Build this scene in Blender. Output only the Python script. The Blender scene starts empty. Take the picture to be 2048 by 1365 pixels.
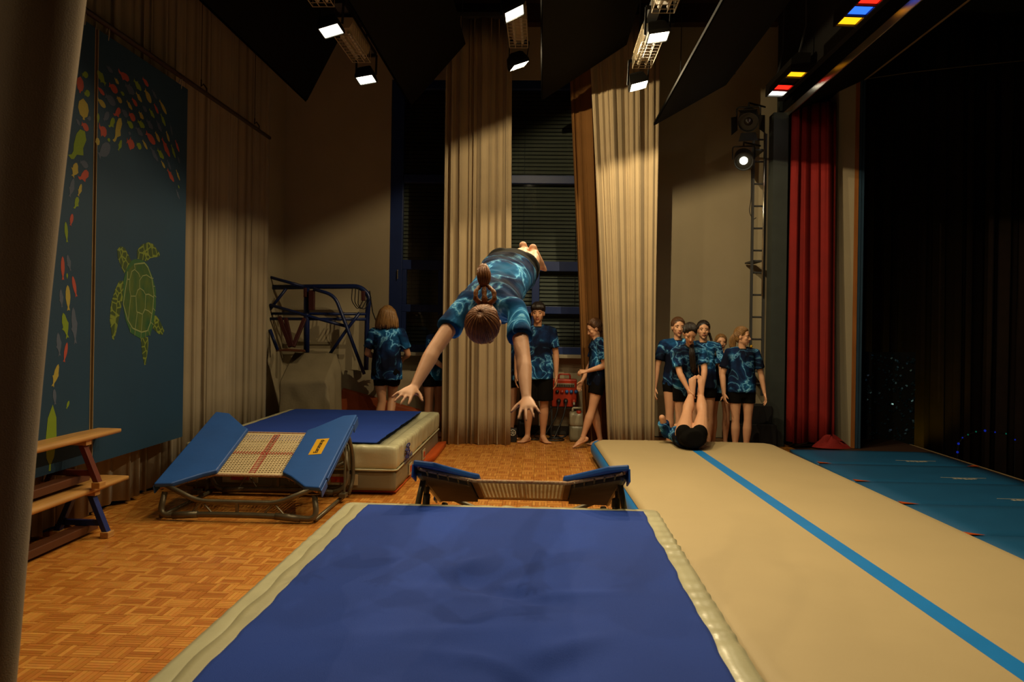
import bpy, bmesh, math, random
import numpy as np
from mathutils import Vector as V, Matrix, noise
random.seed(7)
C = bpy.context.scene.collection
PI = math.pi

# ------------------------------------------------------------------ camera, world, exposure
H0 = 1.42                      # eye height above the stage floor
FPX = 1560.0                   # focal length in pixels of the 2048 px wide frame
TH = math.atan(61 / FPX)       # camera turned a little left of the stage axis
RO = 0.0155                    # camera roll
fw = V((-math.sin(TH), math.cos(TH), 0)); rt = V((math.cos(TH), math.sin(TH), 0)); up = V((0, 0, 1))
Rr = rt * math.cos(RO) + up * math.sin(RO); Uu = up * math.cos(RO) - rt * math.sin(RO)
cam_d = bpy.data.cameras.new('camera'); cam = bpy.data.objects.new('camera', cam_d); C.objects.link(cam)
cam.matrix_world = Matrix(((Rr.x, Uu.x, -fw.x, 0), (Rr.y, Uu.y, -fw.y, 0), (Rr.z, Uu.z, -fw.z, H0), (0, 0, 0, 1)))
cam_d.sensor_width = 36; cam_d.lens = FPX / 2048 * 36; cam_d.shift_y = -28.5 / 2048; cam_d.clip_start = 0.05
cam_d.dof.use_dof = True; cam_d.dof.focus_distance = 6.5; cam_d.dof.aperture_fstop = 5.6
sc = bpy.context.scene; sc.camera = cam
w = bpy.data.worlds.new('world'); sc.world = w; w.use_nodes = True
w.node_tree.nodes['Background'].inputs[0].default_value = (0.5, 0.6, 1, 1)
w.node_tree.nodes['Background'].inputs[1].default_value = 0.0006
vs = sc.view_settings; vs.view_transform = 'Standard'; vs.look = 'None'; vs.exposure = 0.0; vs.gamma = 1; vs.use_curve_mapping = False
sc.cycles.use_denoising = True; sc.cycles.max_bounces = 6; sc.cycles.diffuse_bounces = 3; sc.cycles.sample_clamp_indirect = 3
FLOOD_W = 21.0                 # watts of each ceiling floodlight
FLOOD_K = ((.30, .40, .40, .35), (1.3, 1.2, 1.1, 1.1), (1.9, 1.3, 1.3, 1.4))     # how bright each lamp of the left, middle and right track burns, far to near
FLOOD_ROLL = ((8, 14, 16, 16), (24, 28, 30, 30), (16, 10, 12, 12))             # how far each track's lamps are turned to the right
ALB = 0.75
WARM = (1.0, 0.79, 0.47)

def P(px, py, Y=None, z=None, X=None):
    """where the line of sight through a point of the photograph meets the plane Y, z or X"""
    x = (px - 1024) / FPX; y = -(py - 654) / FPX
    c, s = math.cos(RO), math.sin(RO)
    d = fw + rt * (x * c - y * s) + up * (x * s + y * c)
    t = Y / d.y if Y is not None else ((z - H0) / d.z if z is not None else X / d.x)
    return V((d.x * t, d.y * t, H0 + d.z * t))

# ------------------------------------------------------------------ helpers
def tag(o, label=None, cat=None, group=None, kind=None):
    if label: o['label'] = label
    if cat: o['category'] = cat
    if group: o['group'] = group
    if kind: o['kind'] = kind
    return o
def thing(name, label, cat, loc=(0, 0, 0), group=None, rz=0.0):
    o = bpy.data.objects.new(name, None); C.objects.link(o); o.location = loc; o.rotation_euler = (0, 0, rz)
    o.empty_display_size = 0.1
    return tag(o, label, cat, group)
def copy_tree(o, parent=None):
    c = o.copy(); C.objects.link(c)
    if parent is not None: c.parent = parent
    for ch in list(o.children): copy_tree(ch, c)
    return c

class MB:
    def __init__(s): s.v = []; s.f = []; s.mi = []
    def add(s, vs_, fs, m=0):
        n = len(s.v); s.v += [tuple(p) for p in vs_]; s.f += [tuple(i + n for i in f) for f in fs]; s.mi += [m] * len(fs); return s
    def box(s, c, d, R=None, m=0):
        x, y, z = d[0] / 2, d[1] / 2, d[2] / 2
        vv = [V((a * x, b * y, e * z)) for a in (-1, 1) for b in (-1, 1) for e in (-1, 1)]
        c = V(c)
        if R is not None: vv = [R @ p for p in vv]
        return s.add([c + p for p in vv], [(0, 1, 3, 2), (4, 6, 7, 5), (0, 4, 5, 1), (2, 3, 7, 6), (0, 2, 6, 4), (1, 5, 7, 3)], m)
    def bar(s, p, q, wd, ht, upv=(0, 0, 1), m=0):
        p, q = V(p), V(q); d = (q - p); L = d.length; d.normalize(); x = d.cross(V(upv))
        if x.length < 1e-5: x = d.cross(V((1, 0, 0)))
        x.normalize(); y = x.cross(d)
        R = Matrix((x, d, y)).transposed()
        return s.box((p + q) / 2, (wd, L, ht), R, m)
    def rings(s, rs, cap=True, closed=False, m=0):
        n = len(rs[0]); k = len(rs); vv = [p for r in rs for p in r]; ff = []
        for i in range(k if closed else k - 1):
            a, b = i * n, ((i + 1) % k) * n
            ff += [(a + j, a + (j + 1) % n, b + (j + 1) % n, b + j) for j in range(n)]
        if cap and not closed: ff += [tuple(range(n))[::-1], tuple(range((k - 1) * n, k * n))]
        return s.add(vv, ff, m)
    def tube(s, pts, r, n=8, closed=False, cap=True, flat=1.0, ref=None, m=0):
        pts = [V(p) for p in pts]; k = len(pts); rad = r if isinstance(r, (list, tuple)) else [r] * k
        rs = []; prev = None
        for i in range(k):
            a = pts[i - 1] if (i > 0 or closed) else pts[i]; b = pts[(i + 1) % k] if (i < k - 1 or closed) else pts[i]
            d = (b - a).normalized()
            if prev is None:
                e = V(ref) if ref is not None else (V((0, 0, 1)) if abs(d.z) < 0.9 else V((1, 0, 0)))
            else: e = prev
            x = (e - d * e.dot(d))
            if x.length < 1e-6: x = d.orthogonal()
            x.normalize(); y = d.cross(x); prev = x
            rs.append([pts[i] + x * (math.cos(2 * PI * j / n) * rad[i]) + y * (math.sin(2 * PI * j / n) * rad[i] * flat) for j in range(n)])
        return s.rings(rs, cap, closed, m)
    def ball(s, c, r, nu=10, nv=7, R=None, m=0):
        r = r if isinstance(r, (tuple, list)) else (r, r, r); c = V(c); rs = []
        for i in range(nv + 1):
            t = PI * (i + (0.12 if i == 0 else (-0.12 if i == nv else 0))) / nv
            ring = [V((r[0] * math.sin(t) * math.cos(2 * PI * j / nu), r[1] * math.sin(t) * math.sin(2 * PI * j / nu), -r[2] * math.cos(t))) for j in range(nu)]
            rs.append([c + (R @ p if R is not None else p) for p in ring])
        return s.rings(rs, True, False, m)
    def lathe(s, prof, c, axis=(0, 0, 1), n=16, m=0):
        ax = V(axis).normalized(); x = ax.orthogonal().normalized(); y = ax.cross(x); c = V(c)
        return s.rings([[c + ax * h + (x * math.cos(2 * PI * j / n) + y * math.sin(2 * PI * j / n)) * r for j in range(n)] for r, h in prof], True, False, m)
    def grid(s, fn, nu, nv, m=0):
        vv = [fn(i / nu, j / nv) for j in range(nv + 1) for i in range(nu + 1)]
        ff = [(j * (nu + 1) + i, j * (nu + 1) + i + 1, (j + 1) * (nu + 1) + i + 1, (j + 1) * (nu + 1) + i) for j in range(nv) for i in range(nu)]
        return s.add(vv, ff, m)
    def build(s, name, mat, parent=None, smooth=False, bevel=0, merge=False, solid=0):
        me = bpy.data.meshes.new(name); me.from_pydata(s.v, [], s.f)
        for mm in (mat if isinstance(mat, (list, tuple)) else [mat]): me.materials.append(mm)
        if any(s.mi): me.polygons.foreach_set('material_index', s.mi)
        if merge:
            bm = bmesh.new(); bm.from_mesh(me); bmesh.ops.remove_doubles(bm, verts=bm.verts, dist=1e-5); bmesh.ops.recalc_face_normals(bm, faces=bm.faces); bm.to_mesh(me); bm.free()
        if smooth: me.polygons.foreach_set('use_smooth', [True] * len(me.polygons))
        o = bpy.data.objects.new(name, me); C.objects.link(o)
        if parent is not None: o.parent = parent
        if bevel:
            b = o.modifiers.new('bevel', 'BEVEL'); b.width = bevel; b.segments = 2; b.limit_method = 'ANGLE'
        if solid:
            b = o.modifiers.new('solid', 'SOLIDIFY'); b.thickness = solid
        return o

def arc(pts, r=0.08, n=5):
    """polyline with its corners rounded"""
    pts = [V(p) for p in pts]; out = [pts[0]]
    for i in range(1, len(pts) - 1):
        a, b, c = pts[i - 1], pts[i], pts[i + 1]
        u = (a - b); v = (c - b); k = min(r, u.length * .45, v.length * .45)
        p, q = b + u.normalized() * k, b + v.normalized() * k
        for j in range(n + 1):
            t = j / n; out.append(p * (1 - t) ** 2 + b * 2 * t * (1 - t) + q * t * t)
    return out + [pts[-1]]

def rbox(x0, x1, y0, y1, z0, z1, r, nx, ny, nz, disp=None):
    """rounded box of small quads, displaced along its normals"""
    mb = MB(); lo, hi = V((x0 + r, y0 + r, z0 + r)), V((x1 - r, y1 - r, z1 - r))
    def pt(x, y, z):
        p = V((x, y, z)); q = V((min(max(x, lo.x), hi.x), min(max(y, lo.y), hi.y), min(max(z, lo.z), hi.z)))
        d = p - q; nrm = d.normalized() if d.length > 1e-9 else V((0, 0, 1))
        p = q + nrm * r
        if disp: p = p + nrm * disp(p, nrm)
        return p
    X = lambda t: x0 + (x1 - x0) * t
    Y = lambda t: y0 + (y1 - y0) * t
    Z = lambda t: z0 + (z1 - z0) * t
    mb.grid(lambda a, b: pt(X(a), Y(b), z1), nx, ny); mb.grid(lambda a, b: pt(X(a), Y(1 - b), z0), nx, ny)
    mb.grid(lambda a, b: pt(X(a), y0, Z(b)), nx, nz); mb.grid(lambda a, b: pt(X(1 - a), y1, Z(b)), nx, nz)
    mb.grid(lambda a, b: pt(x1, Y(a), Z(b)), ny, nz); mb.grid(lambda a, b: pt(x0, Y(1 - a), Z(b)), ny, nz)
    return mb

# ------------------------------------------------------------------ materials (colour, grain and fine relief only)
def mat(name, col, rough=0.6, var=0.12, scale=6.0, bump=0.0, bscale=60.0, metal=0.0, spec=0.4, stretch=(1, 1, 1), col2=None, sheen=0.0, coat=0.0):
    wb = lambda q: tuple(ALB * k for k in ((q[0], q[1] * .92, q[2] * .76) if q[2] < q[0] else q))        # warm colours as they look under the stage lamps' white balance
    col = wb(col); col2 = wb(col2) if col2 else None
    m = bpy.data.materials.new(name); m.use_nodes = True; nt = m.node_tree; N = nt.nodes; L = nt.links
    b = N['Principled BSDF']; b.inputs['Roughness'].default_value = rough; b.inputs['Metallic'].default_value = metal
    b.inputs['Specular IOR Level'].default_value = spec
    if sheen: b.inputs['Sheen Weight'].default_value = sheen
    if coat: b.inputs['Coat Weight'].default_value = coat
    tc = N.new('ShaderNodeTexCoord'); mp = N.new('ShaderNodeMapping'); mp.inputs['Scale'].default_value = stretch
    L.new(tc.outputs['Object'], mp.inputs['Vector'])
    nz = N.new('ShaderNodeTexNoise'); nz.inputs['Scale'].default_value = scale; nz.inputs['Detail'].default_value = 5
    L.new(mp.outputs[0], nz.inputs['Vector'])
    cr = N.new('ShaderNodeValToRGB'); c2 = col2 or tuple(x * (1 - var) for x in col)
    c1 = col if col2 else tuple(min(1, x * (1 + var)) for x in col)
    cr.color_ramp.elements[0].color = (*c2, 1); cr.color_ramp.elements[1].color = (*c1, 1)
    cr.color_ramp.elements[0].position = 0.3; cr.color_ramp.elements[1].position = 0.7
    L.new(nz.outputs['Fac'], cr.inputs['Fac']); L.new(cr.outputs['Color'], b.inputs['Base Color'])
    if bump:
        n2 = N.new('ShaderNodeTexNoise'); n2.inputs['Scale'].default_value = bscale; n2.inputs['Detail'].default_value = 3
        L.new(mp.outputs[0], n2.inputs['Vector'])
        bp = N.new('ShaderNodeBump'); bp.inputs['Strength'].default_value = bump; bp.inputs['Distance'].default_value = 0.01
        L.new(n2.outputs['Fac'], bp.inputs['Height']); L.new(bp.outputs[0], b.inputs['Normal'])
    return m
def emit(name, col, strength):
    m = bpy.data.materials.new(name); m.use_nodes = True; N = m.node_tree.nodes
    e = N.new('ShaderNodeEmission'); e.inputs[0].default_value = (*col, 1); e.inputs[1].default_value = strength
    m.node_tree.links.new(e.outputs[0], N['Material Output'].inputs[0]); return m
def glass(name, tint=(0.9, 0.95, 1), rough=0.02):
    m = bpy.data.materials.new(name); m.use_nodes = True; nt = m.node_tree; N = nt.nodes
    tr = N.new('ShaderNodeBsdfTransparent'); tr.inputs[0].default_value = (*tint, 1)
    gl = N.new('ShaderNodeBsdfGlossy'); gl.inputs['Roughness'].default_value = rough
    fr = N.new('ShaderNodeFresnel'); fr.inputs[0].default_value = 1.5
    mx = N.new('ShaderNodeMixShader'); nt.links.new(fr.outputs[0], mx.inputs[0]); nt.links.new(tr.outputs[0], mx.inputs[1]); nt.links.new(gl.outputs[0], mx.inputs[2])
    nt.links.new(mx.outputs[0], N['Material Output'].inputs[0]); return m
def parquet_mat():
    m = mat('oak_parquet', (0.5, 0.21, 0.055), rough=0.34, var=0.0, spec=0.5, coat=0.15); nt = m.node_tree; N = nt.nodes; L = nt.links
    geo = N.new('ShaderNodeNewGeometry'); oi = N.new('ShaderNodeObjectInfo')
    ad = N.new('ShaderNodeMath'); ad.operation = 'ADD'; L.new(geo.outputs['Random Per Island'], ad.inputs[0]); L.new(oi.outputs['Random'], ad.inputs[1])
    fr = N.new('ShaderNodeMath'); fr.operation = 'FRACT'; L.new(ad.outputs[0], fr.inputs[0])
    cr = N.new('ShaderNodeValToRGB'); e = cr.color_ramp.elements
    e[0].color = (0.47, 0.155, 0.020, 1); e[1].color = (0.75, 0.34, 0.065, 1)
    k = e.new(0.5); k.color = (0.61, 0.235, 0.037, 1)
    L.new(fr.outputs[0], cr.inputs[0])
    tc = N.new('ShaderNodeNewGeometry'); nz = N.new('ShaderNodeTexNoise'); nz.inputs['Scale'].default_value = 40; nz.inputs['Detail'].default_value = 6
    L.new(tc.outputs['Position'], nz.inputs['Vector'])
    mx = N.new('ShaderNodeMix'); mx.data_type = 'RGBA'; mx.blend_type = 'MULTIPLY'; mx.inputs[0].default_value = 0.35
    L.new(cr.outputs[0], mx.inputs[6]); L.new(nz.outputs['Color'], mx.inputs[7])
    L.new(mx.outputs[2], N['Principled BSDF'].inputs['Base Color']); return m
def shirt_mat(name, seed, teal=0.5, more=0.0):
    """navy shirt cloth printed with branching light blue flashes"""
    m = mat(name, (0.01, 0.02, 0.05), rough=0.88, var=0, spec=0.08, bump=0.3, bscale=25); nt = m.node_tree; N = nt.nodes; L = nt.links
    tc = N.new('ShaderNodeTexCoord'); mp = N.new('ShaderNodeMapping'); mp.inputs['Location'].default_value = (seed * 3.1, seed * 1.7, seed * 0.9)
    L.new(tc.outputs['Object'], mp.inputs[0])
    wz = N.new('ShaderNodeTexNoise'); wz.inputs['Scale'].default_value = 4.2; wz.inputs['Detail'].default_value = 5; wz.inputs['Distortion'].default_value = 1.4
    L.new(mp.outputs[0], wz.inputs['Vector'])
    a = N.new('ShaderNodeMath'); a.operation = 'SUBTRACT'; a.inputs[1].default_value = 0.5; L.new(wz.outputs['Fac'], a.inputs[0])
    ab = N.new('ShaderNodeMath'); ab.operation = 'ABSOLUTE'; L.new(a.outputs[0], ab.inputs[0])
    cr = N.new('ShaderNodeValToRGB'); e = cr.color_ramp.elements        # thin flashes where the noise crosses its middle
    e[0].position = 0.0; e[0].color = (0.34, 0.75, 0.95, 1); e[1].position = 0.12; e[1].color = (0.0, 0.0, 0.0, 1)
    k = e.new(0.010); k.color = (0.07, 0.30, 0.58, 1); k = e.new(0.04); k.color = (0.004, 0.035, 0.10, 1)
    L.new(ab.outputs[0], cr.inputs[0])
    n2 = N.new('ShaderNodeTexNoise'); n2.inputs['Scale'].default_value = 3.0; n2.inputs['Detail'].default_value = 3; L.new(mp.outputs[0], n2.inputs['Vector'])
    c2 = N.new('ShaderNodeValToRGB'); e = c2.color_ramp.elements
    e[0].position = 0.44 - more; e[0].color = (0.005, 0.007, 0.018, 1); e[1].position = 0.74 - more * 1.5; e[1].color = (0.010, 0.09 + 0.05 * teal, 0.27, 1)
    k = e.new(0.57 - more); k.color = (0.007, 0.018, 0.065, 1)
    L.new(n2.outputs['Fac'], c2.inputs[0])
    n3 = N.new('ShaderNodeMapRange'); n3.inputs[1].default_value = 0.42 - more; n3.inputs[2].default_value = 0.64 - more; L.new(n2.outputs['Fac'], n3.inputs[0])
    mu = N.new('ShaderNodeMix'); mu.data_type = 'RGBA'; mu.blend_type = 'MULTIPLY'; mu.inputs[0].default_value = 1
    L.new(cr.outputs[0], mu.inputs[6]); L.new(n3.outputs[0], mu.inputs[7])
    ad = N.new('ShaderNodeMix'); ad.data_type = 'RGBA'; ad.blend_type = 'ADD'; ad.inputs[0].default_value = 1
    L.new(c2.outputs[0], ad.inputs[6]); L.new(mu.outputs[2], ad.inputs[7])
    L.new(ad.outputs[2], N['Principled BSDF'].inputs['Base Color']); return m
def cells_mat(name, dark, line, scale):
    m = mat(name, dark, rough=0.7, var=0); nt = m.node_tree; N = nt.nodes; L = nt.links
    g = N.new('ShaderNodeTexCoord'); vo = N.new('ShaderNodeTexVoronoi'); vo.feature = 'DISTANCE_TO_EDGE'; vo.inputs['Scale'].default_value = scale
    L.new(g.outputs['Object'], vo.inputs['Vector'])
    cr = N.new('ShaderNodeValToRGB'); e = cr.color_ramp.elements; e[0].position = 0.05; e[0].color = (*line, 1); e[1].position = 0.1; e[1].color = (*dark, 1)
    L.new(vo.outputs['Distance'], cr.inputs[0]); L.new(cr.outputs[0], N['Principled BSDF'].inputs['Base Color']); return m

def translucent(m, k):
    """thin woven cloth that lets part of the light through"""
    nt = m.node_tree; N = nt.nodes; b = N['Principled BSDF']; t = N.new('ShaderNodeBsdfTranslucent'); x = N.new('ShaderNodeMixShader'); x.inputs[0].default_value = k
    src = b.inputs['Base Color'].links[0].from_socket; nt.links.new(src, t.inputs[0]); nt.links.new(b.outputs[0], x.inputs[1]); nt.links.new(t.outputs[0], x.inputs[2]); nt.links.new(x.outputs[0], N['Material Output'].inputs[0]); return m
M = {
 'wall': mat('painted_wall', (0.56, 0.50, 0.38), 0.85, 0.04, 2, bump=0.15, bscale=180),
 'block': mat('painted_block', (0.55, 0.50, 0.38), 0.8, 0.05, 3, bump=0.2, bscale=120),
 'ceil': mat('dark_ceiling', (0.045, 0.022, 0.012), 0.9, 0.2, 2),
 'black': mat('stage_black', (0.012, 0.012, 0.012), 0.8, 0.2),
 'blackgloss': mat('black_enamel', (0.015, 0.015, 0.014), 0.45, 0.1),
 'panel_black': mat('black_panel', (0.006, 0.0065, 0.005), 0.8, 0.15, 3, spec=0.12),
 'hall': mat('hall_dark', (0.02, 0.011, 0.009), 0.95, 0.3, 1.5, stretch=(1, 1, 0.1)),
 'greengrey': mat('dark_green_steel', (0.045, 0.055, 0.048), 0.6, 0.1),
 'wood': mat('beech_wood', (0.62, 0.34, 0.11), 0.45, 0.18, 5, stretch=(9, 0.7, 9), bump=0.08, bscale=60),
 'orangewood': mat('orange_wood', (0.45, 0.17, 0.045), 0.5, 0.15, 6, stretch=(8, 8, 0.6)),
 'trimwood': mat('trim_wood', (0.40, 0.31, 0.18), 0.6, 0.1),
 'edge_black': mat('edge_black', (0.0015, 0.0015, 0.0013), 0.9, 0.1, spec=0.05),
 'rod': mat('brown_rod', (0.05, 0.025, 0.015), 0.5, 0.1),
 'darkblue': mat('dark_blue_rail', (0.03, 0.07, 0.12), 0.5, 0.1),
 'frameblue': mat('window_blue', (0.012, 0.035, 0.16), 0.45, 0.1),
 'blind': mat('blind_aluminium', (0.16, 0.16, 0.115), 0.6, 0.1),
 'sill': mat('sill_stone', (0.42, 0.40, 0.33), 0.6, 0.08),
 'baseb': mat('dark_skirting', (0.05, 0.045, 0.04), 0.6, 0.1),
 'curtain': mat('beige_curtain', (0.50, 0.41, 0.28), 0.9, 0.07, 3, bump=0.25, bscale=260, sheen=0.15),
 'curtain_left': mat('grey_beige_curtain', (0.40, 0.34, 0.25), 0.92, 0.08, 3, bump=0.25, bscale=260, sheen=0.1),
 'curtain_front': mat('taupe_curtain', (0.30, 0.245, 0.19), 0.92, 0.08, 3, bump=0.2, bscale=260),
 'curtain_brown': mat('brown_curtain', (0.27, 0.13, 0.035), 0.9, 0.1, 3, bump=0.2, bscale=260),
 'curtain_red': mat('red_velvet', (0.26, 0.007, 0.003), 0.85, 0.12, 4, bump=0.2, bscale=200),
 'drape': mat('black_drape', (0.01, 0.009, 0.008), 0.95, 0.2),
 'carpet': mat('blue_carpet', (0.006, 0.052, 0.38), 0.88, 0.08, 2.2, bump=0.35, bscale=420),
 'vinyl': mat('pale_vinyl', (0.64, 0.66, 0.50), 0.27, 0.06, 3, bump=0.06, bscale=60),
 'vinyl_flap': mat('pale_vinyl_flap', (0.50, 0.50, 0.35), 0.5, 0.05, 4, bump=0.08, bscale=60),
 'vinyl_grey': mat('grey_vinyl', (0.26, 0.26, 0.20), 0.42, 0.08, 3, bump=0.06, bscale=50),
 'orange': mat('orange_vinyl', (0.62, 0.10, 0.012), 0.45, 0.1, 5),
 'orange_pad': mat('orange_pad', (0.42, 0.085, 0.018), 0.6, 0.1, 5),
 'patch_red': mat('red_patch', (0.60, 0.07, 0.02), 0.6, 0.1),
 'patch_white': mat('white_patch', (0.62, 0.55, 0.38), 0.6, 0.06),
 'logo_blue': mat('logo_blue', (0.025, 0.03, 0.16), 0.5, 0.05),
 'track_top': mat('beige_track', (0.60, 0.50, 0.31), 0.62, 0.04, 1.6, bump=0.12, bscale=300),
 'track_blue': mat('track_blue', (0.012, 0.26, 0.76), 0.45, 0.05, 4),
 'track_seam': mat('pale_seam', (0.76, 0.65, 0.44), 0.6, 0.04, 3),
 'mat_blue': mat('gym_mat_blue', (0.012, 0.115, 0.27), 0.5, 0.07, 3, bump=0.12, bscale=250),
 'print_white': mat('white_print', (0.55, 0.55, 0.5), 0.6, 0.1),
 'pad_blue': mat('pad_blue', (0.020, 0.105, 0.40), 0.42, 0.07, 5, bump=0.1, bscale=16),
 'webbing': mat('cream_webbing', (0.95, 0.82, 0.56), 0.7, 0.07, 20),
 'webbing_red': mat('red_webbing', (0.42, 0.03, 0.02), 0.7, 0.1, 20),
 'rope': mat('speckled_rope', (0.65, 0.52, 0.36), 0.8, 0.3, 90, col2=(0.38, 0.16, 0.10)),
 'steel': mat('galvanised_steel', (0.19, 0.17, 0.125), 0.38, 0.15, 12, metal=0.45),
 'under': mat('under_pad', (0.19, 0.15, 0.105), 0.8, 0.12, 8),
 'under_light': mat('beige_webbing_edge', (0.62, 0.44, 0.27), 0.8, 0.08, 8),
 'label_yellow': mat('label_yellow', (0.80, 0.46, 0.008), 0.45, 0.03),
 'ink': mat('black_ink', (0.012, 0.010, 0.008), 0.5, 0.05),
 'leg_red': mat('red_brown_leg', (0.16, 0.035, 0.02), 0.4, 0.1),
 'leg_blue': mat('blue_leg', (0.018, 0.035, 0.20), 0.4, 0.1),
 'beam_brown': mat('brown_beam', (0.13, 0.045, 0.018), 0.5, 0.15, 5, stretch=(6, 0.6, 6)),
 'cord': mat('white_cord', (0.5, 0.48, 0.42), 0.6, 0.05),
 'panel_blue': mat('panel_paint_blue', (0.007, 0.048, 0.10), 0.7, 0.06, 3, bump=0.1, bscale=220),
 'fish_coral': mat('paint_coral', (0.50, 0.085, 0.06), 0.75, 0.06), 'fish_green': mat('paint_green', (0.22, 0.36, 0.012), 0.75, 0.06),
 'fish_yellow': mat('paint_yellow', (0.46, 0.40, 0.07), 0.75, 0.06), 'fish_grey': mat('paint_slate', (0.085, 0.115, 0.18), 0.75, 0.08),
 'turtle_shell': mat('paint_shell', (0.10, 0.15, 0.012), 0.75, 0.1, 9, col2=(0.008, 0.085, 0.022), stretch=(1, 1, 0.6)),
 'turtle_edge': mat('paint_shell_edge', (0.03, 0.12, 0.03), 0.75, 0.15), 'turtle_line': mat('paint_line', (0.26, 0.34, 0.15), 0.75, 0.1),
 'turtle_skin': cells_mat('paint_skin', (0.028, 0.055, 0.008), (0.15, 0.20, 0.02), 17),
 'tarp': mat('grey_cover', (0.27, 0.235, 0.165), 0.85, 0.08, 4, bump=0.2, bscale=40),
 'tube_blue': mat('tube_blue', (0.008, 0.02, 0.10), 0.35, 0.1),
 'pad_maroon': mat('maroon_pad', (0.055, 0.007, 0.006), 0.55, 0.1), 'slate': mat('slate_frame', (0.05, 0.05, 0.05), 0.6, 0.1),
 'box_red': mat('red_plastic', (0.55, 0.045, 0.015), 0.4, 0.06), 'box_window': mat('grey_window', (0.30, 0.27, 0.22), 0.25, 0.1),
 'socket_blue': mat('blue_plastic', (0.02, 0.13, 0.42), 0.4, 0.05), 'socket_black': mat('black_plastic', (0.012, 0.012, 0.013), 0.45, 0.05),
 'white_plastic': mat('white_plastic', (0.62, 0.60, 0.54), 0.45, 0.05), 'red_plug': mat('red_plug', (0.6, 0.05, 0.02), 0.4, 0.05),
 'can': mat('translucent_can', (0.44, 0.43, 0.35), 0.35, 0.06, 4), 'can_low': mat('can_liquid', (0.26, 0.26, 0.20), 0.35, 0.05),
 'cage': mat('white_enamel', (0.52, 0.46, 0.34), 0.5, 0.06), 'alu': mat('aluminium', (0.95, 0.93, 0.88), 0.24, 0.05, metal=0.95),
 'skin': mat('skin', (0.90, 0.52, 0.36), 0.5, 0.05, 9, spec=0.35), 'skin_tan': mat('skin_tan', (0.72, 0.39, 0.25), 0.5, 0.05, 9, spec=0.35),
 'lip': mat('lip', (0.42, 0.13, 0.10), 0.45, 0.05), 'eye_white': mat('eye_white', (0.42, 0.38, 0.33), 0.3, 0.02), 'iris': mat('iris', (0.03, 0.022, 0.016), 0.2, 0.05),
 'hair_brown': mat('hair_brown', (0.115, 0.05, 0.018), 0.42, 0.35, 60, bump=0.5, bscale=150, stretch=(1, 1, 0.25), spec=0.5),
 'hair_dark': mat('hair_dark', (0.018, 0.011, 0.008), 0.42, 0.3, 60, bump=0.5, bscale=150, stretch=(1, 1, 0.25), spec=0.5),
 'hair_blond': mat('hair_blond', (0.30, 0.165, 0.06), 0.42, 0.3, 60, bump=0.5, bscale=150, stretch=(1, 1, 0.25), spec=0.5),
 'hair_auburn': mat('hair_auburn', (0.34, 0.135, 0.045), 0.45, 0.35, 60, bump=0.5, bscale=150, stretch=(1, 1, 0.25), spec=0.5),
 'shorts': mat('black_shorts', (0.0055, 0.005, 0.0045), 0.9, 0.15, 8, bump=0.2, bscale=20, spec=0.1),
 'collar': mat('black_collar', (0.010, 0.011, 0.014), 0.8, 0.1),
 'flood_glass': emit('floodlight_glass', (1.0, 0.95, 0.72), 9.0), 'lens_glow': emit('spot_lens_glow', (1.0, 0.95, 0.72), 12.0),
 'gel_white': emit('gel_white', (1, 0.97, 0.85), 9.0), 'gel_red': emit('gel_red', (1, 0.012, 0.005), 3.0), 'gel_yellow': emit('gel_yellow', (1, 0.38, 0.006), 2.2),
 'gel_blue': emit('gel_blue', (0.02, 0.11, 1.0), 2.2), 'led_blue': emit('led_blue', (0.02, 0.06, 1), 0.22), 'led_green': emit('led_green', (0.02, 0.6, 0.35), 0.12),
 'gel_off': mat('gel_off', (0.025, 0.018, 0.012), 0.3, 0.1),
 'glass': glass('window_glass'), 'parquet': parquet_mat(), 'night': mat('night_wall', (0.01, 0.01, 0.012), 0.9, 0.1),
 'joint': mat('floor_joint', (0.05, 0.018, 0.006), 0.8, 0.1),
}

translucent(M['webbing'], .22); translucent(M['under_light'], .45); translucent(M['under'], .45)

# ------------------------------------------------------------------ the ceiling floodlights (the stage's own lamps)
TIL = math.radians(14)
def floodlight(x, y, z, label, yaw=0.0, tilt=TIL, power=FLOOD_W, roll=0.0, bare=False, spread=180):
    t = thing('floodlight', label, 'lamp', (x, y, z), 'ceiling floodlights', yaw)
    R = Matrix.Rotation(-roll, 3, 'Y') @ Matrix.Rotation(-tilt, 3, 'X')          # face turned down and a little towards the hall end
    h = MB(); a, b, d = .085, .07, .11
    q = [(-a, -b), (a, -b), (a, b), (-a, b)]
    rs = [[R @ V((px * k, py * k, pz)) for px, py in q] for k, pz in ((.94, .013), (.94, 0.0), (1.05, 0.0), (1.06, .03), (.8, d), (.55, d + .02))]
    h.rings(rs); h.build('housing', M['blackgloss'], t)
    g = MB(); g.box(R @ V((0, 0, .010)), (2 * a * .935, 2 * b * .935, .003), R); g.build('lamp_glass', M['flood_glass'], t)
    k = MB(); k.bar(R @ V((-a - .015, 0, .04)), (-a - .015, 0, .24), .02, .006); k.bar(R @ V((a + .015, 0, .04)), (a + .015, 0, .24), .02, .006)
    k.bar((-a - .015, 0, .24), (a + .015, 0, .24), .03, .006, (0, 1, 0)); k.bar((0, 0, .24), (0, 0, .30), .02, .02); k.build('bracket', M['blackgloss'], t)
    l = bpy.data.lights.new('flood_lamp', 'POINT' if bare else 'AREA'); l.energy = power * (4 if bare else 1); l.color = WARM
    if bare: l.shadow_soft_size = .004
    else: l.shape = 'DISK'; l.size = .06; l.spread = math.radians(spread)
    lo = bpy.data.objects.new('flood_lamp', l); C.objects.link(lo); lo.parent = t; lo.location = R @ V((0, 0, .0035 if bare else .005)); lo.rotation_euler = R.to_euler()
    return t
TX = (-1.745, -.262, .885)
TZ = (3.79, 3.93, 3.74)
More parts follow.
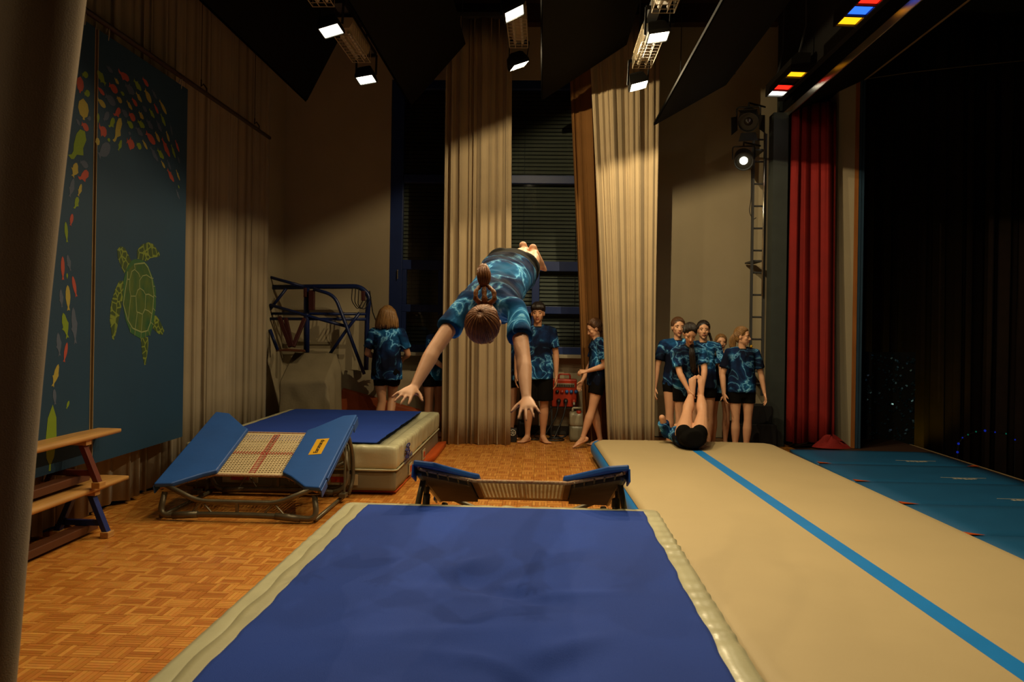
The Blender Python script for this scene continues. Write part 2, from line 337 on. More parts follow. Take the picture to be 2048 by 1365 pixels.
ROWS = (7.5, 6.25, 4.9, 3.5)
names = [('left', 'middle', 'right'), ('farther', 'nearer', 'second nearest', 'nearest')]
for i, x in enumerate(TX):
    for j, y in enumerate(ROWS):
        if (i, j) in OFF if 'OFF' in globals() else False: continue
        lab = ('square black floodlight, the %s one on the %s ceiling track' % (names[1][j], names[0][i])) if j < 2 else ('square black floodlight above the front of the stage, %s on the %s ceiling track' % (names[1][j], names[0][i]))
        floodlight(x, y, TZ[i], lab, math.radians(24) if (i == 1 and j == 0) else (math.radians(-6) if i == 0 else math.radians(5)), power=FLOOD_W * FLOOD_K[i][j], roll=math.radians(FLOOD_ROLL[i][j]), tilt=math.radians(7) if (i, j) == (1, 0) else TIL, bare=(i > 0 and j == 0), spread=95 if i == 0 else 180)

# ------------------------------------------------------------------ the setting
def struct(name, mb, m, parent=None, **k):
    o = mb.build(name, m, parent, **k)
    if parent is None: o['kind'] = 'structure'
    return o
YW = 10.4
WX0, WX1, WZ0, WZ1 = -2.07, .95, 1.06, 4.72
f = MB(); f.box((.7, 4.2, -.054), (8.0, 13.6, .1)); floor = struct('floor', f, M['joint'])
S = .12; strip = S / 5
def block_geo(cx, cy, rot, mb):
    for k in range(5):
        a = -S / 2 + k * strip; b = a + strip - .0008; h = S / 2 - .0006; c = .0012
        lo = [(-h, a), (h, a), (h, b), (-h, b)]; hi = [(-h + c, a + c), (h - c, a + c), (h - c, b - c), (-h + c, b - c)]
        if rot: lo = [(-y, x) for x, y in lo]; hi = [(-y, x) for x, y in hi]
        mb.add([(cx + x, cy + y, -.004) for x, y in lo] + [(cx + x, cy + y, 0.0) for x, y in hi], [(4, 5, 6, 7), (0, 1, 5, 4), (1, 2, 6, 5), (2, 3, 7, 6), (3, 0, 4, 7)])
proto = MB(); block_geo(0, 0, 0, proto); bo = proto.build('parquet_block', M['parquet'], floor); bo.location = (0, 0, 0)
cells = []
nx, ny = int(6.4 / S), int(9.9 / S)
for i in range(nx):
    for j in range(ny):
        x, y = -3.3 + (i + .5) * S, .45 + (j + .5) * S
        vis = (y > 2.3 and x > -.62 * y + .0 and x < -1.15 - max(0, (4.4 - y)) * .0 and y < 6.3 and x > -3.1) or (4.6 < y and -1.15 < x < .55)
        cells.append((0 if vis else 1, x * x + y * y, x, y, (i + j) % 2))
cells.sort()
rest = MB(); first = True
for k, (vis, d, x, y, r) in enumerate(cells):
    if k < 300:
        o = bo if first else bo.copy()
        if not first: C.objects.link(o); o.parent = floor
        first = False; o.location = (x, y, 0); o.rotation_euler = (0, 0, (PI / 2 if r else 0) + (PI if random.random() < .5 else 0))
    else: block_geo(x, y, r, rest)
ro = rest.build('parquet_blocks', M['parquet'], floor); ro['kind'] = 'stuff'
# back wall round the windows
wb = MB()
wb.box(((-3.6 + WX0) / 2, YW + .15, 2.75), (WX0 + 3.6, .3, 5.5)); wb.box(((WX0 + WX1) / 2, YW + .15, WZ0 / 2), (WX1 - WX0, .3, WZ0))
wb.box(((WX0 + WX1) / 2, YW + .15, (WZ1 + 5.5) / 2), (WX1 - WX0, .3, 5.5 - WZ1)); wb.box(((WX1 + 3.6) / 2, YW + .15, 2.75), (3.6 - WX1, .3, 5.5))
struct('wall_back', wb, M['wall'])
b = MB(); b.box((-.55, YW - .012, .055), (4.0, .024, .11)); struct('baseboard_back', b, M['baseb'])
b = MB(); b.box(((WX0 + WX1) / 2, YW - .06, WZ0 - .02), (WX1 - WX0 + .1, .26, .045)); struct('trim_1', b, M['sill'], bevel=.006)
wl = MB(); wl.box((-3.55, 4.2, 2.75), (.1, 13.6, 5.5)); struct('wall_left', wl, M['wall'])
ce = MB(); ce.box((.3, 4.2, 5.55), (8.0, 13.6, .1)); struct('ceiling', ce, M['ceil'])
for y in (3.0, 5.5, 8.0, 9.9):
    bm_ = MB(); bm_.box((-.3, y, 5.38), (6.4, .16, .24)); struct('trim_2', bm_, M['ceil'])
nw = MB(); nw.box((-.5, 11.4, 2.5), (6, .1, 6)); struct('wall_outside', nw, M['night'])
# windows with blinds outside
def window(n, x0, x1, mull, left_jamb=.17):
    r = bpy.data.objects.new('window_%d' % n, None); C.objects.link(r); r.location = ((x0 + x1) / 2, YW + .06, WZ0); r['kind'] = 'structure'
    def bar(xa, xb, za, zb, d=.08):
        m = MB(); m.box(((xa + xb) / 2 - (x0 + x1) / 2, 0, (za + zb) / 2 - WZ0), (xb - xa, d, zb - za)); m.build('frame_bar', M['frameblue'], r, bevel=.006)
    bar(x0, x0 + left_jamb, WZ0, WZ1); bar(x1 - .07, x1, WZ0, WZ1)
    xa, xb = x0 + left_jamb, x1 - .07
    rails = ((WZ0, 1.16), (1.60, 1.70), (2.17, 2.30), (3.34, 3.45), (4.6, WZ1))
    for za, zb in rails: bar(xa, xb, za, zb, .075)
    bar(mull - .05, mull + .05, 1.16, 2.17, .07)
    if left_jamb > .1: bar(xa, xa + .06, 1.16, 1.60, .07); bar(xa, xa + .06, 1.70, 2.17, .07)
    for (za, zb) in ((1.16, 1.60), (1.70, 2.17), (2.30, 3.34), (3.45, 4.6)):
        for (pa, pb) in (((xa, mull), (mull, xb)) if zb < 2.2 else ((xa, xb),)):
            g = MB(); g.box(((pa + pb) / 2 - (x0 + x1) / 2, .012, (za + zb) / 2 - WZ0), (pb - pa, .006, zb - za)); g.build('pane', M['glass'], r)
    h = MB(); h.tube(arc([(x0 + .12 - (x0 + x1) / 2, -.05, 2.16 - WZ0), (x0 + .12 - (x0 + x1) / 2, -.08, 2.16 - WZ0), (x0 + .12 - (x0 + x1) / 2, -.08, 2.04 - WZ0)], .02), .008, 6); h.build('handle', M['alu'], r)
    t = thing('window_blind', 'lowered grey slatted blind behind the %s blue-framed window' % ('left' if n == 1 else 'middle'), 'blind', ((x0 + x1) / 2, YW + .15, WZ0))
    sl = MB(); sl.box((0, 0, 0), (x1 - x0 - .2, .052, .004), Matrix.Rotation(math.radians(58), 3, 'X')); s0 = sl.build('slat', M['blind'], t)
    k = int((WZ1 - WZ0 - .1) / .052)
    for i in range(k):
        s = s0 if i == 0 else s0.copy()
        if i: C.objects.link(s); s.parent = t
        s.location = (0, 0, .06 + i * .052)
    for dx in (-.35, .35):
        c = MB(); c.tube([(dx, -.03, .03), (dx, -.03, WZ1 - WZ0)], .003, 5); c.build('ladder_cord', M['slate'], t)
    hb = MB(); hb.box((0, 0, WZ1 - WZ0 - .03), (x1 - x0 - .2, .07, .06)); hb.build('head_rail', M['slate'], t)
    bb = MB(); bb.box((0, 0, .02), (x1 - x0 - .2, .05, .02)); bb.build('bottom_rail', M['slate'], t)
window(1, WX0, -.80, -1.36); window(2, -.80, WX1, -.10, .07)

# proscenium on the right: post, return wall, pillar, rails
p = MB(); p.box((2.885, 9.78, 2.05), (.18, .2, 4.1)); struct('column', p, M['greengrey'])
p = MB(); p.box((3.27, 10.1, 2.75), (.6, .1, 5.5)); struct('wall_right', p, M['greengrey'])
p = MB(); p.box((3.68, 9.83, 2.75), (.20, .3, 5.5)); struct('pillar', p, M['wall'])
p = MB(); p.box((3.805, 9.75, 2.25), (.05, .14, 4.5)); struct('trim_3', p, M['orangewood'])
p = MB(); p.box((3.85, 9.74, 2.25), (.03, .12, 4.5)); p.box((3.885, 9.74, 2.25), (.025, .12, 4.5)); struct('trim_4', p, M['darkblue'])
# lintel that runs towards the camera above the opening
p = MB(); q = [(2.98, 4.07), (2.98, 5.5), (3.98, 5.5), (3.98, 4.62), (3.87, 4.50)]
p.rings([[V((x, y, z)) for x, z in q] for y in (9.95, -1.0)]); struct('lintel', p, M['panel_black'])
p = MB(); p.box((2.965, 4.45, 4.10), (.02, 11.0, .075), Matrix.Rotation(math.radians(-12), 3, 'Y')); struct('trim_5', p, M['alu'], bevel=.005)
p = MB(); p.box((3.86, 4.45, 4.53), (.05, 11.0, .06)); p.box((3.95, 4.45, 4.585), (.05, 11.0, .05)); struct('trim_6', p, M['trimwood'])
p = MB(); p.box((4.7, 4.2, -.06), (.1, 12, .1)); struct('stage_edge', p, M['trimwood'])
# the dark hall
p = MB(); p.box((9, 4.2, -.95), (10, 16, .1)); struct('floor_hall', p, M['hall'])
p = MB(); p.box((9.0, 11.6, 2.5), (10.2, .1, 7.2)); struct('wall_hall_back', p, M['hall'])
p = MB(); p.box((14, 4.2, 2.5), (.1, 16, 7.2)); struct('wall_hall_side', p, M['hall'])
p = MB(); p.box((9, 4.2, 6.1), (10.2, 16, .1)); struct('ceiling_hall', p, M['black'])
# sloping black sound panels under the ceiling
for i, (x, z, dx, dz, L) in enumerate(((-2.475, 3.735, .454, .891, .82), (-1.385, 3.69, .655, .756, .84), (-.035, 3.75, .83, .555, 1.02), (1.115, 3.50, .865, .50, .82))):
    x *= 1.1; z = H0 + (z - H0) * 1.1; L *= 1.1      # far ends hang at y = 8.8
    d = V((dx, 0, dz)).normalized(); n = V((d.z, 0, -d.x)); t = .03
    a = V((x, 0, z)); b = a + d * L
    m = MB(); prof = [a, b, b - n * t, a - n * t]
    prof = [a, b, b - n * t, a - n * t]
    m.rings([[V((q.x, y, q.z)) for q in prof] for y in (8.8, .8)])
    o = m.build('sound_panel', M['panel_black'], None)
    lab = ('long black sloping sound panel hung beside the left curtain', 'long black sloping sound panel between the left and middle ceiling tracks', 'long black sloping sound panel between the middle and right ceiling tracks', 'long black sloping sound panel right of the right ceiling track')[i]
    tag(o, lab, 'ceiling panel', 'sloping sound panels under the ceiling')
    e = MB(); c = a - n * (t / 2)
    e.box((a.x - n.x * t / 2 - d.x * .004, 4.8, a.z - n.z * t / 2 - d.z * .004), (.012, 8.0, .03), None); e.build('edge_strip', M['edge_black'], o)
    for y in (1.2, 4.8, 8.4):
        r = MB(); r.tube([b + V((0, y, -.01)), (b.x, y, 5.45)], .005, 5); r.tube([a + d * .25 + V((0, y, 0)) - n * t, ((a + d * .25).x, y, 5.45)], .005, 5); r.build('hanging_wire', M['slate'], o)
# cable trays / caged strip lights (switched off) between the floodlights
def strip_light(x, y0, y1, z, label):
    t = thing('caged_strip_light', label, 'lamp', (x, (y0 + y1) / 2, z), 'caged strip lights on the ceiling tracks'); L = y1 - y0
    m = MB(); m.rings([[V((a, yy, b)) for a, b in ((-.05, .0), (.05, 0), (.08, .05), (.08, .09), (-.08, .09), (-.08, .05))] for yy in (-L / 2, L / 2)]); m.build('reflector', M['cage'], t)
    for dx in (-.035, .035):
        k = MB(); k.tube([(dx, -L / 2 + .03, -.03), (dx, L / 2 - .03, -.03)], .013, 8); k.build('lamp_tube', M['white_plastic'], t)
    n = int(L / .075)
    w0 = MB(); w0.tube([(-.085, 0, .05), (-.085, 0, -.065), (.085, 0, -.065), (.085, 0, .05)], .0035, 5); g0 = w0.build('cage_hoop', M['cage'], t)
    for i in range(n + 1):
        g = g0 if i == 0 else g0.copy()
        if i: C.objects.link(g); g.parent = t
        g.location = (0, -L / 2 + L * i / n, 0)
    for dx in (-.085, -.03, .03, .085):
        k = MB(); k.tube([(dx, -L / 2, -.065), (dx, L / 2, -.065)], .0035, 5); k.build('cage_wire', M['cage'], t)
    return t
for i, x in enumerate(TX):
    tr = thing('ceiling_track', 'long dark ceiling track carrying the %s row of lamps' % names[0][i], 'track', (x, 5.3, TZ[i] + .26))
    m = MB(); m.box((0, 0, .07), (.09, 4.9, .05)); m.build('rail', M['slate'], tr)
    for y in (-2.2, 0, 2.2):
        r = MB(); r.tube([(0, y, .09), (0, y, 5.45 - TZ[i] - .26)], .008, 6); r.build('hanger', M['slate'], tr)
    for j, (a, b) in enumerate(((6.62, 7.30), (5.1, 6.02), (3.75, 4.7))):
        strip_light(x, a, b, TZ[i] + .17, 'unlit white caged strip light %s on the %s ceiling track' % (('between the two visible floodlights', 'in front of the nearer floodlight', 'nearest the front')[j], names[0][i]))

# ------------------------------------------------------------------ curtains
def curtain(name, label, top0, top1, bot0, bot1, z0, z1, wl, amp, m, seed, rows=10, group=None, dirn=None, sharp=.35, yfun=None, cols=None):
    """pleated cloth between two ends (top0..top1 above, bot0..bot1 below)"""
    rnd = random.Random(seed); t0, t1, b0, b1 = V((*top0, 0)), V((*top1, 0)), V((*bot0, 0)), V((*bot1, 0))
    L = (t1 - t0).length; n = max(2, int(L / wl)); ph = []; am = []
    for k in range(n + 2): ph.append(rnd.uniform(-.36, .36)); am.append(rnd.uniform(.4, 1.35))
    N = cols or n * 10; axis = (t1 - t0).normalized(); nrm = V((axis.y, -axis.x, 0))
    me = MB()
    def fn(u, v):
        q = u * n; k = int(min(q, n - 1e-6)); fr = q - k
        a = am[k] * (1 - fr) + am[k + 1] * fr; p_ = ph[k] * (1 - fr) + ph[k + 1] * fr
        th = 2 * PI * (q + p_ + .05 * math.sin(3 * v + k))
        zz = z1 + (z0 - z1) * v
        off = amp * a * (math.sin(th) + sharp * math.sin(2 * th + seed)) * (.75 + .25 * v) + amp * .9 * math.sin(2 * PI * q / 3.7 + seed) * min(1, u * 8, (1 - u) * 8)
        side = amp * .45 * math.sin(2 * th) * a
        e = (t0 * (1 - v) + b0 * v) * (1 - u) + (t1 * (1 - v) + b1 * v) * u
        e = e + nrm * off + axis * side
        return V((e.x, e.y, zz + (.012 * math.sin(th * .5 + seed) if v > .99 else 0)))
    me.grid(fn, N, rows)
    o = me.build(name, m, None, smooth=True, solid=.008)
    tag(o, label, 'curtain', group); return o
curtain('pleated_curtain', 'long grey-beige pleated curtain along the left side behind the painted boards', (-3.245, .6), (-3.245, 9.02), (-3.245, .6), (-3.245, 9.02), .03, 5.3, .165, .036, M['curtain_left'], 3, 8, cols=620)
curtain('gathered_curtain', 'beige gathered curtain hanging in the middle between two windows', (-1.21, 9.35), (-.43, 9.35), (-1.19, 9.35), (-.38, 9.35), .0, 5.12, .080, .042, M['curtain'], 5, 14, cols=220)
curtain('gathered_curtain', 'beige gathered curtain right of the brown one, drawn in at the foot', (.47, 8.98), (1.28, 8.98), (.78, 8.98), (1.29, 8.98), .0, 5.0, .080, .040, M['curtain'], 9, 14, cols=200)
curtain('brown_curtain', 'narrow brown gathered curtain between window and beige curtain', (.27, 9.62), (.82, 9.62), (.54, 9.62), (.98, 9.62), .03, 5.0, .10, .04, M['curtain_brown'], 11, 12, cols=90)
for nm, lb, x0, x1, y, z in (('curtain_rail', 'dark rail above the middle gathered curtain', -1.3, -.3, 9.35, 5.15), ('curtain_rail', 'dark rail above the beige and brown curtains at right', .2, 1.5, 9.3, 5.05)):
    m = MB(); m.box(((x0 + x1) / 2, y, z), (x1 - x0, .12, .05))
    for x in (x0 + .1, x1 - .1): m.box((x, y, (z + 5.5) / 2), (.03, .03, 5.5 - z + .01))
    tag(m.build(nm, M['slate'], None), lb, 'curtain rail')
curtain('red_curtain', 'dark red velvet stage curtain beside the right post', (3.02, 9.62), (3.52, 9.62), (3.0, 9.58), (3.52, 9.5), .07, 4.2, .11, .045, M['curtain_red'], 21, 12, cols=90)
# front curtain close to the camera: two big folds, leaning in towards its foot
def front_curtain():
    path = [(x - .175, y) for x, y in [(-2.75, 1.42), (-2.2, 1.50), (-1.78, 1.60), (-1.50, 1.66), (-1.36, 1.72), (-1.325, 1.78), (-1.33, 1.86), (-1.37, 1.98), (-1.34, 2.06), (-1.28, 2.10), (-1.25, 2.12), (-1.235, 2.16), (-1.25, 2.20), (-1.32, 2.24)]]
    pts = arc([(x, y, 0) for x, y in path], .05, 4)
    m = MB(); n = len(pts) - 1
    def fn(u, v):
        p = pts[min(n, int(round(u * n)))]; z = .02 + (3.4 - .02) * (1 - v)
        return V((p.x + (z - H0) * .085 + .012 * math.sin(z * 2.3 + p.y * 9), p.y + .015 * math.sin(z * 1.7 + p.x * 6), z))
    m.grid(fn, n, 14)
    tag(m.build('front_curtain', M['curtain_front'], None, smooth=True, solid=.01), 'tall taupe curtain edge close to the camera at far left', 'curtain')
front_curtain()

# ------------------------------------------------------------------ landing mats
def crash_mat(name, label, x0, x1, y0, y1, h, bl, br, bn, bf, seed, dents=(), full=True, band=False):
    """two-layer landing mat: padded cover, lower layer, piping, blue carpet patch with a wavy edge"""
    rnd = random.Random(seed); cx, cy = (x0 + x1) / 2, (y0 + y1) / 2
    t = thing(name, label, 'landing mat', (cx, cy, 0)); O = V((cx, cy, 0)); zs = h * .52
    def disp(p, n):
        q = p + O; d = min(q.x - x0, x1 - q.x, q.y - y0, y1 - q.y); e = 0
        if n.z > .3:
            if d > .10: e -= min(.06, (d - .10) * .9)
            k = max(0, 1 - d / .16)
            s = q.y if min(q.x - x0, x1 - q.x) < min(q.y - y0, y1 - q.y) else q.x
            e += k * (1.15 if q.x > cx else .35) * (.0050 * math.sin(s * 58 + 3 * noise.noise(V((s * 4, seed, 0)))) * (0.4 + noise.noise(V((s * 2.3, seed + 5, 0)))) + .003 * noise.noise(V((q.x * 9, q.y * 14, seed))))
        else:
            e += .009 * noise.noise(V((q.x * 5, q.y * 7, q.z * 6 + seed))) + .005 * noise.noise(V((q.x * 15, q.y * 20, q.z * 4)))
        return e
    m = rbox(x0 - cx, x1 - cx, y0 - cy, y1 - cy, zs, h, .026, 60, 170, 6, disp); m.build('cover', M['vinyl'], t, smooth=True, merge=True)
    def disp2(p, n): 
        q = p + O; return (.008 * noise.noise(V((q.x * 4 + q.z * 6, q.y * 5 + q.z * 6, seed))) - .004) if n.z < .5 else -.004
    m = rbox(x0 - cx + .006, x1 - cx - .006, y0 - cy + .006, y1 - cy - .006, .03, zs, .02, 30, 44, 5, disp2); m.build('lower_layer', M['vinyl_grey'], t, smooth=True, merge=True)
    r = MB(); pts = arc([(x0 - cx, y0 - cy + .2, zs), (x0 - cx, y0 - cy, zs), (x1 - cx, y0 - cy, zs), (x1 - cx, y1 - cy, zs), (x0 - cx, y1 - cy, zs), (x0 - cx, y0 - cy + .25, zs)], .05, 4)
    r.tube(pts, .008, 6); r.build('piping', M['vinyl'], t, smooth=True)
    a0, a1, c0, c1 = x0 - cx + bl, x1 - cx - br, y0 - cy + bn, y1 - cy - bf
    def wob(s, k): return .003 * math.sin(s * 8 + k + seed) + .003 * math.sin(s * 19 + 2 * k) + .004 * noise.noise(V((s * 12, k, seed)))
    def top(u, v):
        x = a0 + (a1 - a0) * u; y = c0 + (c1 - c0) * v
        x += wob(y, 1) * max(0, 1 - u * 8) + wob(y, 2) * max(0, 1 - (1 - u) * 8)
        y += wob(x, 3) * .6 * max(0, 1 - v * 8) + wob(x, 4) * .5 * max(0, 1 - (1 - v) * 8)
        d = min(u * (a1 - a0), (1 - u) * (a1 - a0), v * (c1 - c0), (1 - v) * (c1 - c0))
        z = h + .007 + .004 * noise.noise(V((x * 3 + y, y * 3, seed))) * min(1, d * 8)
        for dx, dy, r_, dep, an, st in dents:
            X, Y_ = x + cx - dx, y + cy - dy; A = (X * math.cos(an) + Y_ * math.sin(an)) / (r_ * st); B = (-X * math.sin(an) + Y_ * math.cos(an)) / r_
            z -= 1.5 * dep * math.exp(-(A * A + B * B)) * min(1, d * 8)
        return V((x, y, z))
    g = MB(); g.grid(top, 90, 120); g.build('carpet_top', M['carpet'], t, smooth=True, solid=.006)
    if bl > .1:      # a hook-and-loop flap between the pale cover and the carpet
        f = MB(); f.grid(lambda u, v: V((a0 - .065 + .08 * u + .006 * math.sin(v * 40 + seed) * (1 - u), c0 + (c1 - c0) * v, h + .005 - .002 * u)), 3, 60); f.build('edge_flap', M['vinyl_flap'], t, smooth=True, solid=.003)
    return t
mat1 = crash_mat('landing_mat', 'large blue-topped landing mat with pale vinyl rim in the foreground', -1.115, .672, 1.72, 4.45, .40, .145, .10, .1, .095, 3,
    dents=((-.27, 3.15, .10, .018, .2, 2.2), (-.1, 2.98, .07, .022, 2.6, 2.6), (.02, 2.33, .09, .020, .5, 1.8), (-.05, 2.2, .06, .030, .9, 1.6), (-.3, 3.3, .05, -.010, .9, 2.5), (.1, 2.48, .05, -.010, .6, 3), (-.35, 2.55, .06, -.007, .2, 5), (.0, 2.95, .04, -.007, .15, 7), (-.15, 2.35, .04, -.009, 2.8, 4)))
mat2 = crash_mat('landing_mat', 'blue-topped landing mat behind the left trampoline, emblem on its pale side', -2.98, -1.19, 6.42, 9.1, .41, .10, .21, .17, .05, 8)
# patches and print on the second mat (its right side and near side)
cx2, cy2 = (-2.98 - 1.19) / 2, (6.42 + 9.1) / 2
def patch(p, side, w_, h_):
    q = V(p) - V((cx2, cy2, 0)); d = (.006, w_, h_) if side == 'x' else (w_, .006, h_); e = V((.004, 0, 0)) if side == 'x' else V((0, -.004, 0))
    a = MB(); a.box(q, d); o = a.build('handle_patch', M['patch_white'], mat2)
    b = MB(); b.box(q + e, (.006, w_ * .5, h_ * .55) if side == 'x' else (w_ * .5, .006, h_ * .5)); b.build('red_tab', M['patch_red'], o)
patch((-1.190, 7.12, .105), 'x', .16, .10); patch((-1.190, 7.92, .105), 'x', .16, .10); patch((-1.66, 6.415, .13), 'y', .30, .09); patch((-2.5, 6.415, .13), 'y', .30, .09)
def text(body, name, size, m, loc, xdir, ydir, parent=None, ext=.001, bold=0.0):
    c = bpy.data.curves.new(name, 'FONT'); c.body = body; c.size = size; c.align_x = 'CENTER'; c.align_y = 'CENTER'; c.extrude = ext; c.offset = bold
    tmp = bpy.data.objects.new(name, c); C.objects.link(tmp); dg = bpy.context.evaluated_depsgraph_get()
    me = bpy.data.meshes.new_from_object(tmp.evaluated_get(dg)); bpy.data.objects.remove(tmp); bpy.data.curves.remove(c)
    me.materials.clear(); me.materials.append(m)
    x = V(xdir).normalized(); y = V(ydir); y = (y - x * y.dot(x)).normalized(); z = x.cross(y)
    for v in me.vertices: q = v.co.copy(); v.co = V(loc) + x * q.x + y * q.y + z * q.z
    o = bpy.data.objects.new(name, me); C.objects.link(o)
    if parent is not None: o.parent = parent
    return o
lg = MB()     # the blue emblem: a chain of loops
for k in range(4):
    z = .355 - k * .030
    lg.tube([(.003, .075 * math.cos(a) + .02 * (-1) ** k, z + .014 * math.sin(a)) for a in np.linspace(0, 2 * PI, 17)[:-1]], .0065, 5, closed=True)
lo = lg.build('printed_emblem', M['logo_blue'], mat2); lo.location = (-1.176 - cx2, 6.86 - cy2, 0)
text('GYMNOVA', 'printed_word', .085, M['logo_blue'], (-1.170 - cx2, 6.88 - cy2, .243), (0, 1, 0), (0, 0, 1), mat2)
# thin orange mat underneath the second landing mat
om = MB(); om = rbox(-2.95, -1.10, 6.5, 9.12, .0, .075, .02, 6, 8, 2); t = om.build('base_mat', M['orange'], None, smooth=True, merge=True); tag(t, 'thin orange mat under the left landing mat, its edge showing', 'gym mat')
for v in t.data.vertices:
    if v.co.x > -1.3 and v.co.y < 8.0: v.co.x -= .10
    if v.co.z > .03 and v.co.x < -1.17: v.co.z = .026

# ------------------------------------------------------------------ inflatable tumbling track
AXK = -.0355
def ax(y, off): return 1.541 + AXK * (y - 8.6) + off
t = thing('tumbling_track', 'long beige inflatable tumbling track with a blue centre stripe', 'tumbling track', (1.65, 4.5, 0)); OT = V((1.65, 4.5, 0))
def dome(o): return .006 * math.cos(o * 1.4)
def track_point(o, y, ang=None):
    return V((ax(y, o), y, .2 + dome(o))) - OT
ys = [.35 + (8.62 - .35) * k / 40 for k in range(41)]
b = MB(); prof = []
for k in range(9): a = -PI / 2 + PI * k / 8; prof.append((.93 + .07 * math.cos(a), .1 + .095 * math.sin(a)))
prof = prof + [(-x, z) for x, z in prof[::-1]]
def endk(y):
    e = min(8.62 - y, y - .35); return 1 if e > .10 else math.sqrt(max(0, 1 - ((.10 - e) / .10) ** 2)) * .08 + .92
yy = [.35, .37, .40, .45] + ys[1:-1] + [8.52, 8.57, 8.60, 8.62]; yy = sorted(set(yy))
def endz(y):
    e = min(8.62 - y, y - .35); return math.sqrt(max(0.02, 1 - (max(0, .10 - e) / .10) ** 2))
b.rings([[V((ax(y, x * endk(y)), y, .1 + (z - .1) * endz(y))) - OT for x, z in prof] for y in yy]); b.build('side_wall', M['track_blue'], t, smooth=True)
g = MB()
def topf(u, v):
    y = .40 + (8.60 - .40) * v; o = -.975 + 1.95 * u; e = 8.60 - y
    r = .22; k = 1.0                                   # rounded far corners
    if e < r: k = (.975 - r + math.sqrt(max(0, r * r - (r - e) ** 2))) / .975
    edge = max(0, abs(o) - .92) / .055
    return V((ax(y, o * k), y, .2 + dome(o) - .022 * edge ** 2 - .02 * max(0, 1 - e / .06) ** 2)) - OT
g.grid(topf, 40, 120); g.build('top_sheet', M['track_top'], t, smooth=True, solid=-.002)
def strip_on(name, o0, o1, y0, y1, m, dz):
    q = MB(); q.grid(lambda u, v: V((ax(y0 + (y1 - y0) * v, o0 + (o1 - o0) * u), y0 + (y1 - y0) * v, .2 + dome(o0) + dz)) - OT, 2, 60); return q.build(name, m, t, smooth=True)
strip_on('centre_stripe', -.05, .05, .42, 8.55, M['track_blue'], .0025)
for o in (-.40, .42): strip_on('seam', o - .018, o + .018, .42, 8.55, M['track_seam'], .0016)

# ------------------------------------------------------------------ blue floor mats on the right with orange corner tabs
my = [9.17, 8.20, 7.28, 6.37, 5.42, 4.45, 3.5]
labs = ['farthest blue floor mat, right of the tumbling track by the red curtain', 'second blue floor mat from the far end, right of the tumbling track', 'third blue floor mat from the far end, right of the tumbling track', 'fourth blue floor mat from the far end, right of the tumbling track', 'fifth blue floor mat from the far end, at the right picture edge', 'nearest blue floor mat, at the right picture edge']
def floor_mat(): 
    t = thing('floor_mat', labs[0], 'gym mat', (3.7, 8.69, 0), 'blue floor mats in a row')
    rbox(-.82, .80, -.48, .48, .0, .055, .015, 8, 6, 2).build('cover', M['mat_blue'], t, smooth=True, merge=True)
    for sx in (-1, 1):
        c = MB(); c.add([(sx * .81 - .10 * sx * 0, -.488, .0565), (sx * .81 - sx * .13, -.488, .0565), (sx * .81, -.40, .0565)], [(0, 1, 2)] if sx < 0 else [(0, 2, 1)])
        for k in range(3): c.v.append((c.v[k][0], c.v[k][1], .0585))
        c.f += [(3, 4, 5) if sx < 0 else (3, 5, 4)]; c.mi += [0]
        c.build('corner_tab', M['orange'], t)
    q = MB(); n = 14
    q.box((.30, -.20, .0562), (.42, .010, .0012)); 
    for k in range(5): q.box((.20 + k * .045, -.25 + .008 * math.sin(k * 2), .0562), (.034, .05 - .006 * abs(k - 2), .0012), Matrix.Rotation(.3 * (-1) ** k, 3, 'Z'))
    o_ = q.build('printed_mark', M['print_white'], t); o_['kind'] = 'stuff'
    return t
fm = floor_mat()
for k in range(6):
    o = fm if k == 0 else copy_tree(fm); o.location = (3.70, (my[k] + my[k + 1]) / 2, 0.0); o['label'] = labs[k]

